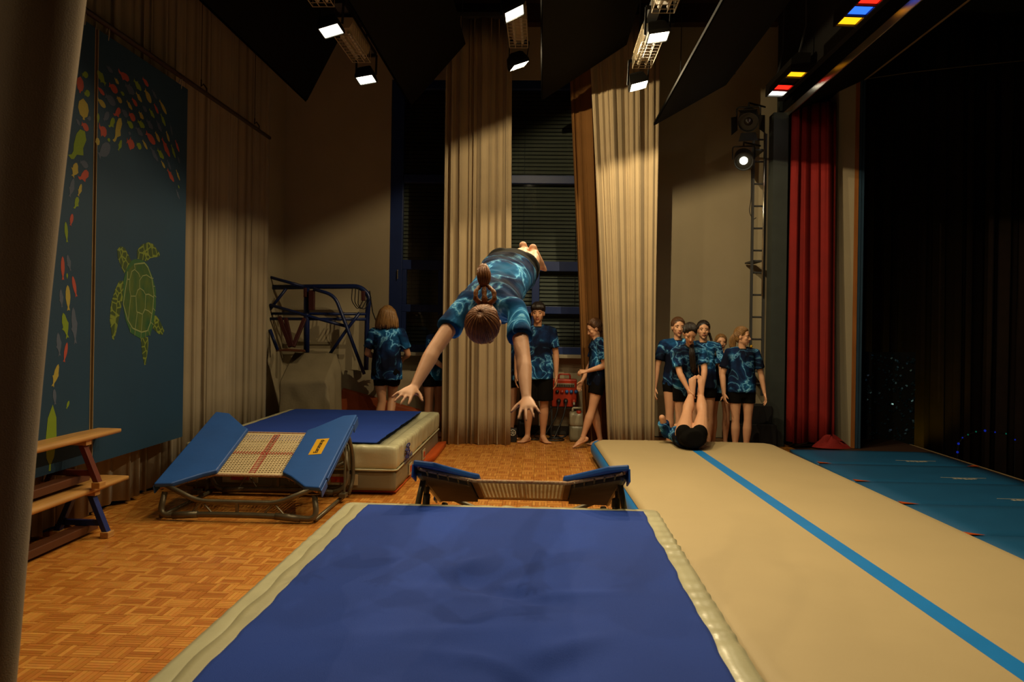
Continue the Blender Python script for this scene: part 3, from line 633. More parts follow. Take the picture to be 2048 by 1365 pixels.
# ------------------------------------------------------------------ open-ended mini trampolines
def mini_tramp():
    t = thing('mini_trampoline', 'x', 'trampoline', (0, 0, 0), 'sloping mini trampolines')
    def pz(v): return .283 + (v + .3) * .378
    sl = math.atan(.378); nrm = V((0, -math.sin(sl), math.cos(sl)))
    def on(u, v, d=0, rise=True): return V((u, v, pz(v) + (max(0, abs(u) - .26) / .33 * .032 if rise else 0))) + nrm * d
    # woven bed
    n = 22
    wv = MB()
    for k in range(n):
        u = -.25 + .5 * k / (n - 1); wv.bar(on(u, -.29), on(u, .29), .0125, .003, nrm)
    for k in range(n + 2):
        v = -.275 + .55 * k / (n + 1); wv.bar(on(-.262, v, .002), on(.262, v, .002), .0125, .003, nrm)
    o = wv.build('bed_webbing', M['webbing'], t); o['kind'] = 'stuff'
    rd = MB()
    for k in range(n + 1): v = -.27 + .54 * k / n; rd.bar(on(-.022, v, .0045), on(.022, v + .010, .0045), .0075, .002, nrm)
    for k in range(n): u = -.245 + .49 * k / (n - 1); rd.bar(on(u, -.018, .0046), on(u + .008, .018, .0046), .0075, .002, nrm)
    for s in (-.021, .021): rd.bar(on(s, -.28, .0048), on(s, .28, .0048), .005, .002, nrm)
    o = rd.build('red_cross_webbing', M['webbing_red'], t); o['kind'] = 'stuff'
    for v in (-.292, .292):
        b = MB(); b.bar(on(-.26, v), on(.26, v), .034, .008, nrm); b.build('bed_hem', M['webbing'], t)
    for s in (-1, 1):
        b = MB(); b.bar(on(s * .275, -.29), on(s * .275, .29), .035, .006, nrm); b.build('bed_side_band', M['under_light'], t)
    for v0, v1 in ((-.305, -.535), (.305, .49)):
        b = MB(); b.tube([on(-.57, v1, 0), on(-.27, v0, 0), on(.27, v0, 0), on(.57, v1, 0)], .011, 8); b.build('edge_rope', M['rope'], t, smooth=True)
    # padded wings
    for s in (-1, 1):
        pts = [(.245, -.31), (.33, -.375), (.48, -.525), (.60, -.555), (.605, .505), (.49, .505), (.30, .335), (.245, .30)]
        if s < 0: pts = [(-a, b) for a, b in pts][::-1]
        m = MB(); lo = [on(a, b, .010) for a, b in pts]; hi = [on(a, b, .045) for a, b in pts]; m.rings([lo, hi]); pd = m.build('wing_pad', M['pad_blue'], t, bevel=.010)
        for y0, y1, dp in ((-.555, -.42, .06), (-.40, .36, .035), (.37, .505, .075)):
            fl = MB(); fl.box((on(s * .606, y0, .02) + on(s * .606, y1, .02)) / 2 - nrm * dp / 2, (.010, (y1 - y0) / math.cos(sl), dp), Matrix.Rotation(sl, 3, 'X'), 0); fl.build('pad_flap', M['pad_blue'], pd, bevel=.004)
        u = MB(); q = [(.30, -.31), (.57, -.50), (.57, .46), (.30, .29)]; u.rings([[on(s * a, b, -.03) for a, b in q], [on(s * a, b, -.008) for a, b in q]]); u.build('wing_net', M['under'], t)
        for b0 in (-.36, .34):
            for k in range(5): 
                u0 = MB(); 
                u0.tube([on(s * (.31 + .055 * k), b0 * (1 + .10 * k), -.005), on(s * (.31 + .055 * k), b0 * (.82 + .10 * k), -.028)], .006, 6); u0.build('spring', M['steel'], t)
        r = MB(); r.tube([on(s * .575, -.51, -.02), on(s * .575, .47, -.02)], .017, 8); r.build('side_rail', M['steel'], t, smooth=True)
        c = MB(); c.tube(arc([on(s * .575, .30, -.03), (s * .60, .375, .36), (s * .61, .37, .14), (s * .59, .30, .025)], .08, 4), .017, 8); c.build('rear_leg', M['steel'], t, smooth=True)
        c = MB(); c.bar(on(s * .575, .22, -.03), (s * .60, .12, .06), .03, .010, (1, 0, 0)); c.build('adjusting_bar', M['steel'], t)
        c = MB(); c.bar(on(s * .575, .10, -.04), (s * .57, .35, .20), .022, .022); c.build('brace', M['steel'], t)
        c = MB(); c.box((s * .592, .12, .06), (.05, .09, .03)); c.build('lock_bracket', M['steel'], t)
        c = MB(); c.tube([(s * .56, -.54, .022), (s * .56, .32, .022)], .014, 8); c.build('floor_rail', M['steel'], t, smooth=True)
    for v, top in ((-.54, .19), (.33, .44)):
        p = arc([(-.545, v + .03, top), (-.56, v - .02, .03), (-.22, v - .02, .05), (.22, v - .02, .05), (.58, v - .02, .03), (.545, v + .03, top)], .16, 8)
        b = MB(); b.tube(p, .021, 10); b.build('base_hoop', M['steel'], t, smooth=True)
        for s in (-1, 1):
            b = MB(); b.tube([(s * .46, v - .02, .034), (s * .28, v - .02, .048)], .026, 10); b.build('sleeve', M['steel'], t, smooth=True)
        zt = .135 if v < 0 else .17
        b = MB(); b.tube(arc([(-.56, v + .02, zt + .12), (-.29, v, zt), (.29, v, zt), (.56, v + .02, zt + .12)], .08, 5), .018, 10); b.build('truss_tube', M['steel'], t, smooth=True)
        for s in (-1, 1):
            for e in (-.07, .09):
                b = MB(); b.tube([(s * .26, v, zt), (s * .26 + e, v - .02, .05)], .008, 6); b.build('truss_strut', M['steel'], t)
        b = MB(); b.box((0, v - .01, (zt + .05) / 2), (.02, .02, zt - .05)); b.build('truss_post', M['steel'], t)
    # yellow maker's label on the right wing
    lb = MB(); a, b_ = on(.37, .02, .0465), on(.47, .02, .0465)
    q = [(.375, -.10), (.475, -.10), (.475, .13), (.375, .13)]; lb.rings([[on(x, y, .0455) for x, y in q], [on(x, y, .047) for x, y in q]]); l = lb.build('maker_label', M['label_yellow'], t)
    text('Eurotramp', 'maker_word', .047, M['ink'], on(.425, .015, .0475), on(.425, .1) - on(.425, 0), on(.40, 0) - on(.425, 0), l, bold=.0012)
    return t
tr1 = mini_tramp(); tr1.location = (-2.155, 6.03, 0); tr1['label'] = 'blue-winged mini trampoline at left, cream woven bed facing the camera'
tr2 = copy_tree(tr1); tr2.location = (-.11, 4.86, 0); tr2.rotation_euler = (0, 0, PI); tr2['label'] = 'blue-winged mini trampoline in the middle, underside towards the camera'

# ------------------------------------------------------------------ two benches stacked by the left curtain
def bench(y1, L, z0, leg_m, xc, label):
    t = thing('gym_bench', label, 'bench', (xc, y1 - L / 2, z0), 'stacked gym benches'); h = .34
    m = rbox(-.12, .12, -L / 2, L / 2, h - .035, h, .012, 4, 10, 2); m.build('plank', M['wood'], t, smooth=True, merge=True)
    k = MB(); k.box((0, 0, .05), (.09, L - .5, .05)); k.build('balance_beam', M['beam_brown'], t, bevel=.004)
    for y in (-L / 2 + .36, L / 2 - .36):
        for s in (-1, 1):
            g = MB(); g.bar((s * .05, y, h - .04), (s * .165, y, .03), .035, .05, (0, 1, 0)); lg_ = g.build('leg', leg_m, t, bevel=.004)
            f_ = MB(); f_.box((s * .168, y, .02), (.055, .075, .04)); f_.build('foot', M['wood'], lg_, bevel=.004)
        g = MB(); g.bar((-.135, y, .095), (.135, y, .095), .03, .035, (0, 0, 1)); g.build('cross_bar', leg_m, t)
        g = MB(); g.box((0, y, h - .05), (.20, .06, .03)); g.build('batten', M['wood'], t)
    return t
bench(5.36, 3.0, 0.0, M['leg_blue'], -2.995, 'wooden gym bench with blue legs on the floor, lower of the stack')
bench(5.27, 3.0, 0.342, M['leg_red'], -3.005, 'wooden gym bench with red-brown legs stacked on the lower bench')

# ------------------------------------------------------------------ painted boards hung on a rod on the left
XP = -3.05
rod = MB(); rod.tube([(XP, 1.2, 3.47), (XP, 8.52, 3.47)], .02, 8); ro_ = rod.build('hanging_rod', M['rod'], None, smooth=True); tag(ro_, 'long thin brown rod from which the painted blue boards hang', 'rod')
for y in (2.4, 4.6, 6.9, 8.2):
    k = MB(); k.tube([(XP, y, 3.45), (XP, y, 3.52), (XP - .03, y, 3.56), (XP - .05, y, 3.54), (XP - .05, y, 3.60)], .007, 6); k.tube([(XP - .05, y, 3.60), (XP - .05, y, 5.5)], .003, 5); k.build('hook', M['rod'], ro_)
def board(y0, y1, z0, z1, label):
    t = thing('painted_board', label, 'painted board', (XP, (y0 + y1) / 2, z0), 'painted boards with sea animals')
    m = MB(); m.box((-.012, 0, (z1 - z0) / 2), (.024, y1 - y0, z1 - z0)); m.build('board', M['panel_blue'], t)
    for y in (y0 - (y0 + y1) / 2 + .12, y1 - (y0 + y1) / 2 - .12):
        c = MB(); c.tube([(0, y, z1 - z0 - .03), (.006, y, z1 - z0 + .04), (0, y, 3.49 - z0), (-.02, y, z1 - z0 + .02)], .004, 5); c.build('hanging_cord', M['cord'], t)
    e = MB(); e.box((-.012, y1 - (y0 + y1) / 2 + .002 if y1 < 5.19 else y0 - (y0 + y1) / 2 - .002, (z1 - z0) / 2), (.028, .006, z1 - z0)); e.build('edge_strip', M['trimwood'], t)
    return t
bR = board(5.195, 6.53, .44, 3.40, 'dark blue board with a painted green turtle and an arch of fish')
bL = board(3.90, 5.155, .46, 3.40, 'dark blue board painted with small fish, half hidden by the front curtain')
FISH = {}
def fish_mesh(kind, mname):
    k = (kind, mname)
    if k in FISH: return FISH[k]
    outs = {0: [(1, 0), (.85, .5), (.5, .9), (0, 1), (-.45, .65), (-.7, .28), (-1, .65), (-.92, 0), (-1, -.65), (-.7, -.28), (-.45, -.65), (0, -1), (.5, -.9), (.85, -.5)],
            1: [(1, .05), (.8, .5), (.35, .85), (-.05, .75), (-.15, 1.15), (-.35, .6), (-.7, .2), (-1, .55), (-.9, 0), (-1, -.5), (-.7, -.2), (-.3, -.75), (.1, -1.1), (.3, -.8), (.8, -.45)],
            2: [(1, 0), (.8, .75), (.4, 1), (-.2, .8), (-.55, .45), (-.8, .55), (-1, .95), (-1, .3), (-.85, -.05), (-.5, -.2), (-.15, -1.15), (.15, -.7), (.7, -.7)],
            3: [(1, 0), (.6, .8), (0, 1), (-.6, .7), (-.8, .15), (-1, .2), (-1, -.2), (-.8, -.15), (-.6, -.7), (0, -1), (.6, -.8)]}
    o = outs[kind]; me = bpy.data.meshes.new('painted_fish'); n = len(o)
    me.from_pydata([(0.0, a, b) for a, b in o] + [(-1.0, a, b) for a, b in o], [], [tuple(range(n))] + [(i, i + n, (i + 1) % n + n, (i + 1) % n) for i in range(n)]); me.materials.append(M[mname]); FISH[k] = me; return me
rf = random.Random(4)
def fish(cx_, cy_, sc_, a, b, col, wf, kind):
    p = P(cx_ + a[0] * sc_, cy_ + a[1] * sc_, X=XP + .002); q = P(cx_ + b[0] * sc_, cy_ + b[1] * sc_, X=XP + .002)      # tail, head
    par = bR if (p.y + q.y) / 2 > 5.175 else bL; d = (q - p); d.x = 0; L = d.length; ang = math.atan2(d.z, d.y)
    o = bpy.data.objects.new('painted_fish', fish_mesh(kind, {'c': 'fish_coral', 'g': 'fish_green', 'y': 'fish_yellow', 's': 'fish_grey'}[col])); C.objects.link(o)
    o.parent = par; o.location = (p + q) / 2 - par.location; o.location.x = .0012; o.rotation_euler = (ang, 0, 0); o.scale = (.001, L / 2, L / 2 * wf)
A_ = '''g600,225,520,95,.6,1 s605,55,665,115,.5,1 c715,110,815,185,.45,2 y680,165,720,220,.6,1 g855,180,925,280,.5,1 c935,165,990,240,.45,0 c525,245,590,320,.4,0 c630,225,710,290,.6,0
s775,220,862,310,.6,1 y955,270,1015,390,.55,0 s1020,270,1065,355,.4,1 g735,290,770,320,.6,0 s595,320,690,405,.55,0 y700,340,748,385,.65,0 y525,355,600,430,.5,0 y790,370,842,455,.45,1 c838,350,888,420,.5,0
y875,295,930,385,.45,1 c1040,400,1080,490,.4,0 y1088,365,1155,495,.3,0 s935,420,975,470,.6,0 g995,445,1045,530,.45,1 y900,470,945,540,.6,1 g1100,490,1145,605,.4,1 g530,570,530,485,.6,0 s580,550,630,480,.6,0
c680,515,735,450,.6,2 s745,455,800,515,.65,0 c810,490,870,545,.7,0 g635,620,680,535,.6,2 y685,755,740,530,.42,2 g795,560,850,615,.65,0 g890,555,955,615,.55,1 s970,545,1030,630,.55,1 s1060,550,1110,655,.45,1
s870,610,938,690,.5,1 c535,615,608,680,.9,2 s805,660,828,675,.8,0 c965,660,1052,765,.45,0 y1050,655,1092,748,.45,0 y1150,650,1180,745,.4,0 s1183,570,1207,690,.3,1 c1110,710,1185,885,.35,1 g1195,770,1235,895,.35,1
c1232,730,1270,840,.35,1 y505,745,545,740,1.1,3 g615,725,640,730,.9,0 g715,825,745,730,.5,1 c790,735,862,790,.9,1 g880,765,925,800,.8,0 y935,730,980,815,.35,0 s535,875,640,775,.6,0 s1005,790,1078,925,.35,1
g1070,815,1130,900,.5,1 y1105,920,1140,985,.4,0 s1160,910,1193,1000,.4,1 s1255,880,1272,940,.5,0 c1160,995,1222,1110,.4,1 y1240,1000,1275,1100,.3,1 g1258,1140,1270,1170,.6,0 s1240,1180,1272,1270,.35,1
g385,135,440,135,.7,0 c365,300,370,150,.85,3 g405,310,455,300,.8,0 y400,545,395,350,1.0,3 s330,535,365,595,.6,0 s430,540,465,530,.8,2 c380,580,445,635,.7,0 g300,920,410,650,.55,2 y300,1065,340,940,.75,1 s365,925,440,970,.6,0
c360,1095,445,1025,.6,2 s270,1250,310,1080,.45,1 y350,1240,380,1130,.45,1 g320,1360,350,1250,.6,2'''
B_ = '''c155,80,165,20,.5,0 g138,165,130,60,.3,0 s155,310,138,225,.45,1 c117,355,115,235,.3,0 g138,348,138,320,.6,0 c185,440,165,335,.3,0 y145,510,140,380,.35,0 s112,495,105,400,.4,1 g140,650,118,520,.45,1 s180,680,168,490,.3,1
s100,740,92,620,.4,1 c122,770,138,670,.3,0 y65,895,95,780,.4,1 s78,985,72,905,.4,0 g50,1320,65,985,.3,3 g135,1005,148,965,.5,0'''
for src, ox, oy, s_ in ((A_, 80, 120, .2197), (B_, 80, 420, .3960)):
    for w_ in src.split():
        c_ = w_[0]; x0_, y0_, x1_, y1_, wf, kd = [float(q) for q in w_[1:].split(',')]; fish(ox, oy, s_, (x0_, y0_), (x1_, y1_), c_, wf * .86, int(kd))
def on_board(pts, off=.002, ox=200, oy=470, s_=.1979): return [P(ox + x * s_, oy + y * s_, X=XP + off) - bR.location for x, y in pts]
def poly(name, pts, m, off, parent=None):
    q = on_board(pts, off); b = MB(); n = len(q); b.add(q + [p - V((off, 0, 0)) for p in q], [tuple(range(n))] + [(i, i + n, (i + 1) % n + n, (i + 1) % n) for i in range(n)]); return b.build(name, m, parent or bR)
poly('turtle_head', [(245, 390), (205, 300), (180, 230), (175, 150), (205, 115), (250, 130), (290, 210), (318, 265), (280, 320)], M['turtle_skin'], .0014)
poly('turtle_flipper', [(375, 240), (375, 160), (420, 100), (490, 75), (540, 95), (605, 190), (600, 220), (510, 235), (470, 270), (430, 255)], M['turtle_skin'], .0014)
poly('turtle_flipper', [(235, 465), (195, 465), (150, 560), (110, 700), (100, 870), (125, 1050), (140, 1065), (165, 980), (200, 800), (225, 680), (240, 560)], M['turtle_skin'], .0014)
poly('turtle_flipper', [(555, 815), (575, 820), (610, 880), (650, 970), (630, 1015), (590, 1000), (535, 950), (530, 870)], M['turtle_skin'], .0014)
poly('turtle_tail', [(410, 1035), (485, 1035), (490, 1100), (465, 1310), (450, 1320), (430, 1220)], M['turtle_skin'], .0014)
shell = poly('turtle_shell', [(350, 245), (430, 255), (480, 300), (530, 420), (565, 560), (565, 720), (545, 870), (510, 1010), (410, 1050), (310, 990), (260, 860), (230, 700), (240, 450), (270, 340), (315, 265)], M['turtle_edge'], .0018)
poly('shell_plates', [(345, 300), (400, 285), (450, 285), (485, 330), (525, 440), (545, 600), (535, 740), (510, 890), (480, 970), (420, 985), (330, 945), (280, 860), (235, 700), (255, 560), (275, 450), (290, 350)], M['turtle_shell'], .0022, shell)
ln = MB()
for pl, wd in (([(345, 300), (360, 295), (450, 285), (485, 330), (525, 440), (545, 600), (535, 740), (510, 890), (480, 970), (420, 985), (330, 945), (280, 860), (235, 700), (255, 560), (275, 450), (280, 370)], 1.2), ([(300, 560), (300, 450), (320, 370), (350, 350), (390, 390), (405, 430)], 1), ([(355, 345), (345, 300)], 1), ([(400, 540), (400, 460), (430, 415), (470, 405), (520, 440)], 1), ([(300, 560), (310, 620), (365, 620)], 1), ([(370, 780), (362, 620), (380, 560), (405, 540), (440, 565), (460, 605), (455, 740), (430, 800)], 1), ([(460, 605), (490, 600), (540, 630)], 1), ([(370, 780), (400, 790), (430, 805), (455, 755), (490, 770), (525, 800)], 1), ([(375, 790), (355, 950)], 1), ([(430, 805), (415, 985)], 1), ([(310, 620), (285, 860)], 1), ([(275, 450), (300, 450)], 1), ([(415, 985), (412, 1050)], .7), ([(355, 960), (350, 1020)], .7), ([(460, 980), (460, 1040)], .7), ([(310, 930), (305, 985)], .7), ([(525, 440), (540, 440)], .7), ([(540, 520), (555, 520)], .7), ([(545, 610), (568, 630)], .7), ([(535, 740), (560, 770)], .7), ([(515, 885), (540, 910)], .7), ([(490, 960), (505, 1020)], .7)):
    ln.tube([p for p in on_board(pl, .0024)], .0042 * wd, 6)
lo2 = ln.build('shell_lines', M['turtle_line'], shell)
for v in lo2.data.vertices: v.co.x = max(.0022, min(.0032, v.co.x))

# ------------------------------------------------------------------ people
def rad(d): return math.radians(d)
def nrm(v): return V(v).normalized()
def remesh(mb, voxel, name, m, parent, smooth=6, wrinkle=0.0, wfreq=11.0, seed=0, fac=.5):
    me = bpy.data.meshes.new(name); me.from_pydata(mb.v, [], mb.f)
    tmp = bpy.data.objects.new(name, me); C.objects.link(tmp)
    r = tmp.modifiers.new('r', 'REMESH'); r.mode = 'VOXEL'; r.voxel_size = voxel; r.use_smooth_shade = True
    if smooth: s = tmp.modifiers.new('s', 'SMOOTH'); s.iterations = smooth; s.factor = fac
    dg = bpy.context.evaluated_depsgraph_get(); me2 = bpy.data.meshes.new_from_object(tmp.evaluated_get(dg)); bpy.data.objects.remove(tmp); bpy.data.meshes.remove(me)
    me2.name = name; me2.materials.clear(); me2.materials.append(m)
    if wrinkle:
        n = len(me2.vertices); no = [v.normal.copy() for v in me2.vertices]
        for v, k in zip(me2.vertices, no):
            p = v.co * wfreq; a = noise.noise(V((p.x + seed * 7, p.y, p.z * .55))); b = noise.noise(V((p.x * 2.1, p.y * 2.1 + seed, p.z * 1.2 + seed)))
            v.co += k * wrinkle * (1 - abs(a) * 2.2 + .5 * b)
    me2.polygons.foreach_set('use_smooth', [True] * len(me2.polygons))
    o = bpy.data.objects.new(name, me2); C.objects.link(o)
    if parent is not None: o.parent = parent
    return o
def ell(c, x, y, a, b, n=16): return [c + x * (a * math.cos(2 * PI * k / n)) + y * (b * math.sin(2 * PI * k / n)) for k in range(n)]
def limb(mb, pts, r, n=10):
    """tapered limb through joints with round ends; r = list of (fraction along, radius)"""
    mb.tube(pts, r, n)
def seg(a, b, ts, rs, mb, n=10):
    mb.tube([a.lerp(b, t) for t in ts], list(rs), n)

def hand(mb, W, h, n, side, s, spread=.12, curl=(.25, .35, .25), thumb=.8):
    h = nrm(h); n = V(n); n = (n - h * n.dot(h)).normalized(); t = h.cross(n) if side == 'R' else n.cross(h)      # t: towards the thumb
    rs = [ell(W + h * (d * s), t, n, a * s, b * s, 12) for d, a, b in ((-.012, .022, .017), (.0, .023, .0165), (.02, .029, .0155), (.045, .036, .0145), (.07, .038, .0125), (.084, .035, .010))]
    mb.rings(rs)
    mb.ball(W + (h * .026 + t * .020 + n * .007) * s, .0155 * s, 8, 6)
    for k, (o, L, sp) in enumerate(((.0285, .070, 1.1), (.0098, .078, .35), (-.0095, .072, -.45), (-.0275, .056, -1.3))):
        b = W + (h * (.080 - .006 * abs(k - 1.2)) + t * o) * s; a = spread * sp; d = (h * math.cos(a) + t * math.sin(a)).normalized(); pts = [b - d * .012 * s, b]; c = 0
        for q, f in enumerate((.45, .32, .23)):
            c += curl[q] * (1 + .08 * k); d2 = d * math.cos(c) + n * math.sin(c); b = b + d2 * (L * f * s); pts.append(b)
        mb.tube(pts, [.0092 * s, .0088 * s, .0080 * s, .0074 * s, .0058 * s], 8)
        mb.ball(b, .006 * s, 6, 5)
    b = W + (h * .022 + t * .024 + n * .004) * s; d = (t * thumb + h * (1.15 - .5 * thumb) + n * .25).normalized(); d3 = (d + h * .45).normalized()
    mb.tube([b - d * .01 * s, b + d * .022 * s, b + d * .030 * s + d3 * .012 * s, b + d * .030 * s + d3 * .040 * s], [.012 * s, .0108 * s, .0098 * s, .0072 * s], 8); mb.ball(b + d * .030 * s + d3 * .040 * s, .0075 * s, 6, 5)

def foot(mb, A, f, d, side, s):
    f = nrm(f); d = V(d); d = (d - f * d.dot(f)).normalized(); l = f.cross(d) * (1 if side == 'R' else -1)        # l: towards the little toe or not, mirrored per side
    if side == 'R': l = -l if False else l
    mb.ball(A + (d * .040 - f * .028) * s, (.029 * s, .029 * s, .029 * s), 10, 7)
    mb.tube([A + (d * .005 - f * .005) * s, A + (d * .03 + f * .03) * s, A + (d * .045 + f * .075) * s, A + (d * .054 + f * .12) * s], [.034 * s, .034 * s, .030 * s, .021 * s], 10)
    mb.rings([ell(A + (d * z + f * x) * s, l, d, a * s, b * s, 12) for x, z, a, b in ((-.035, .050, .022, .018), (.0, .052, .028, .018), (.05, .052, .033, .020), (.10, .055, .040, .016), (.135, .058, .040, .012))])
    for k, (o, L, r) in enumerate(((.029, .040, .0125), (.010, .036, .0095), (-.006, .032, .009), (-.020, .027, .0085), (-.032, .022, .008))):
        b = A + (d * .058 + f * (.132 - .006 * k) - l * o) * s; mb.tube([b, b + f * (L * .6) * s, b + (f * L + d * .003) * s], [r * s, r * s, r * .85 * s], 7)

def head_mesh(mb, Hc, f, u, s):
    f = nrm(f); u = V(u); u = (u - f * u.dot(f)).normalized(); r = f.cross(u); R = Matrix((r, f, u)).transposed()
    E = lambda c, rad: mb.ball(Hc + R @ (V(c) * s), tuple(q * s for q in rad), 16, 12, R)
    E((0, -.012, .022), (.072, .090, .084)); E((0, .022, -.035), (.054, .060, .072)); E((0, .052, -.092), (.022, .020, .018)); E((0, -.005, -.045), (.058, .058, .055))
    for sx in (-1, 1):
        E((sx * .036, .048, -.022), (.022, .022, .024)); E((sx * .073, -.010, -.008), (.009, .018, .029)); E((sx * .030, .060, .020), (.022, .016, .012)); E((sx * .0085, .086, -.033), (.008, .008, .007))
    P_ = lambda c: Hc + R @ (V(c) * s)
    mb.tube([P_((0, .072, .008)), P_((0, .082, -.010)), P_((0, .094, -.030))], [.008 * s, .0095 * s, .0115 * s], 8); mb.ball(P_((0, .093, -.030)), .0115 * s, 8, 6)
    E((0, .066, -.060), (.020, .010, .010))
    return R

def person(name, label, J, H, hair='pony', haircol='hair_brown', skin='skin', boy=False, shirt_seed=1, shirt_long=.0, voxel=.0065, face=True, root=(0, 0, 0), shirt_loose=1.0, short_len=.46, sleeve=1.0, sleeve_len=.70, leg_k=1.0, foot_k=1.0, tails=()):
    """J: joints in world space; the body is one continuous skin, clothes and hair are its children"""
    s = H / 1.6; t = thing(name, label, 'person', root); O = V(root); J = {k: (V(v) - O if not isinstance(v, tuple) or k in JOINTS else v) for k, v in J.items()}
    sk, B, CL, SH = M[skin], MB(), MB(), MB()
    pel, che, nek, hd = J['pelvis'], J['chest'], J['neck'], J['head']
    rp, rc = nrm(J['hipR'] - J['hipL']), nrm(J['shR'] - J['shL'])
    def spine(f):
        w0 = (1 - f) ** 2; w2 = f * f; mid = che * 2 - pel * .5 - nek * .5
        if f < 0: return pel + (mid - pel) * (2 * f)
        return pel * w0 + mid * (2 * f * (1 - f)) + nek * w2
    def fr(f):
        a = spine(min(f, 1) - .02); b = spine(min(f, 1) + .02 if f < .98 else 1.0); ud = (b - a).normalized(); q = min(max(f, 0), 1); r = rp.lerp(rc, q); r = (r - ud * r.dot(ud)).normalized(); return r, ud.cross(r)
    def tors(mb, st, k=1.0):
        rs = []
        for f, a, b, dy in st:
            r, fwd = fr(f); rs.append(ell(spine(f) + fwd * (dy * s), r, fwd, a * s, b * s, 20))
        mb.rings(rs)
    gx = 1.06 if boy else 1.0
    tors(B, [(-.16, .085, .075, 0), (-.08, .140, .095, -.004), (.02, .152, .100, -.008), (.16, .142, .096, -.004), (.36, .116, .080, 0), (.52, .122, .085, .004), (.70, .136 * gx, .094, .010), (.84, .142 * gx, .086, .004), (.93, .115 * gx, .068, -.006), (1.0, .055, .052, -.006)])
    for S_ in 'LR':
        hip, kn, an = J['hip' + S_], J['kn' + S_], J['an' + S_]; sh, el, wr = J['sh' + S_], J['el' + S_], J['wr' + S_]
        r, fwd = fr(0.0)
        B.ball(hip - fwd * .030 * s - (spine(.3) - pel).normalized() * .01, .084 * s, 12, 9)
        seg(hip, kn, (-.05, .08, .3, .6, .88, 1.0), [q * s * leg_k for q in (.070, .083, .078, .064, .052, .050)], B, 14)
        B.ball(kn, .050 * s, 10, 8)
        cf = nrm((kn - hip).normalized() - (an - kn).normalized() * .2); back = (an - kn).normalized(); 
        mid = [kn.lerp(an, q) for q in (0, .12, .3, .5, .75, .92, 1.0)]
        B.tube(mid, [q * s * leg_k for q in (.049, .050, .055, .049, .036, .031, .033)], 14)
        foot(B, an, J.get('foot' + S_, (0, -1, 0)), J.get('sole' + S_, (0, 0, -1)), S_, s * foot_k)
        B.ball(sh, .050 * s, 12, 9); B.tube([spine(.86).lerp(sh, .35), sh], [.056 * s, .048 * s], 12)
        seg(sh, el, (0, .25, .6, 1.0), [q * s for q in (.047, .045, .040, .036)], B, 12); B.ball(el, .0365 * s, 10, 7)
        seg(el, wr, (0, .2, .55, .9, 1.0), [q * s for q in (.036, .0375, .031, .0235, .0225)], B, 12)
        hh = J.get('hand' + S_); h_ = hh[0] if hh else (wr - el); n_ = hh[1] if hh else ((spine(.1) - wr) if True else 0)
        kw = hh[2] if hh and len(hh) > 2 else {}
        hand(B, wr, h_, n_, S_, s * 1.02, **kw)
    hf, hu = V(J['facedir']), V(J['faceup']); 
    R = head_mesh(B, hd, hf, hu, s); hp = lambda c: hd + R @ (V(c) * s)
    r1, f1 = fr(1.0)
    B.tube([spine(.93), spine(1.0) + (hd - nek) * .12, hp((0, -.014, -.055)), hp((0, -.012, -.02))], [.055 * s, .047 * s, .044 * s, .046 * s], 14)
    remesh(B, voxel, 'body', sk, t, 5)
    # shirt
    k = shirt_loose; e = -.10 - shirt_long
    tors(CL, [(e, .168 * k, .124 * k, .0), (e + .02, .170 * k, .126 * k, .0), (.08, .166 * k, .122 * k, 0), (.32, .148 * k, .110 * k, 0), (.56, .146 * k, .106 * k, .004), (.74, .152 * gx, .106, .008), (.86, .150 * gx, .094, .004), (.94, .105 * gx, .074, -.004), (1.0, .062, .060, -.004)])
    for S_ in 'LR':
        sh, el = J['sh' + S_], J['el' + S_]; CL.ball(sh, .054 * s, 12, 9); CL.tube([spine(.84).lerp(sh, .3), sh], [.080 * s, .055 * s], 12)
        seg(sh, el, (-.1, .1, .4, sleeve_len - .04, sleeve_len), [q * s * sleeve for q in (.052, .056, .060, .065, .066)], CL, 14)
    remesh(CL, .0085, 'shirt', SHIRTS[shirt_seed % len(SHIRTS)], t, 4, .0065 * s, 10 / s, shirt_seed)
    c = MB(); r1, f1 = fr(.99); cc = spine(1.0) ; c.tube(ell(cc, r1, f1, .064 * s, .060 * s, 20), .009 * s, 6, closed=True); c.build('collar', M['collar'], t, smooth=True)
    # shorts
    L_ = .93 if boy else short_len; w = 1.12 if boy else 1.0
    tors(SH, [(-.17, .105 * w, .09 * w, 0), (-.10, .150 * w, .106 * w, -.004), (.02, .159 * w, .108 * w, -.008), (.15, .148, .102, -.004), (.2, .142, .098, -.004)])
    for S_ in 'LR':
        hip, kn = J['hip' + S_], J['kn' + S_]; r, fwd = fr(0); SH.ball(hip - fwd * .030 * s - (spine(.3) - pel).normalized() * .01, .091 * s, 12, 9)
        a, b = (.100, .104) if boy else (.091, .085); seg(hip, kn, (-.05, .1, L_ * .9, L_), [q * s for q in (.085, a, b, b)], SH, 14)
    remesh(SH, .0085, 'shorts', M['shorts'], t, 4, .003 * s, 9, shirt_seed + 3)
    # face
    if face:
        for sx in (-1, 1):
            y = MB(); y.ball((0, 0, 0), (.0115 * s, .008 * s, .0058 * s), 10, 7, R); o = y.build('eye', M['eye_white'], t, smooth=True); o.location = hp((sx * .030, .0668, .002))
            i = MB(); i.ball(R @ V((0, .0052 * s, 0)), (.0058 * s, .0038 * s, .0052 * s), 8, 6, R); i.build('iris', M['iris'], o, smooth=True)
            b = MB(); b.tube([hp((sx * .014, .076, .021)), hp((sx * .030, .0765, .026)), hp((sx * .046, .067, .021))], [.0028 * s, .0035 * s, .002 * s], 6); b.build('eyebrow', M[haircol], t, smooth=True)
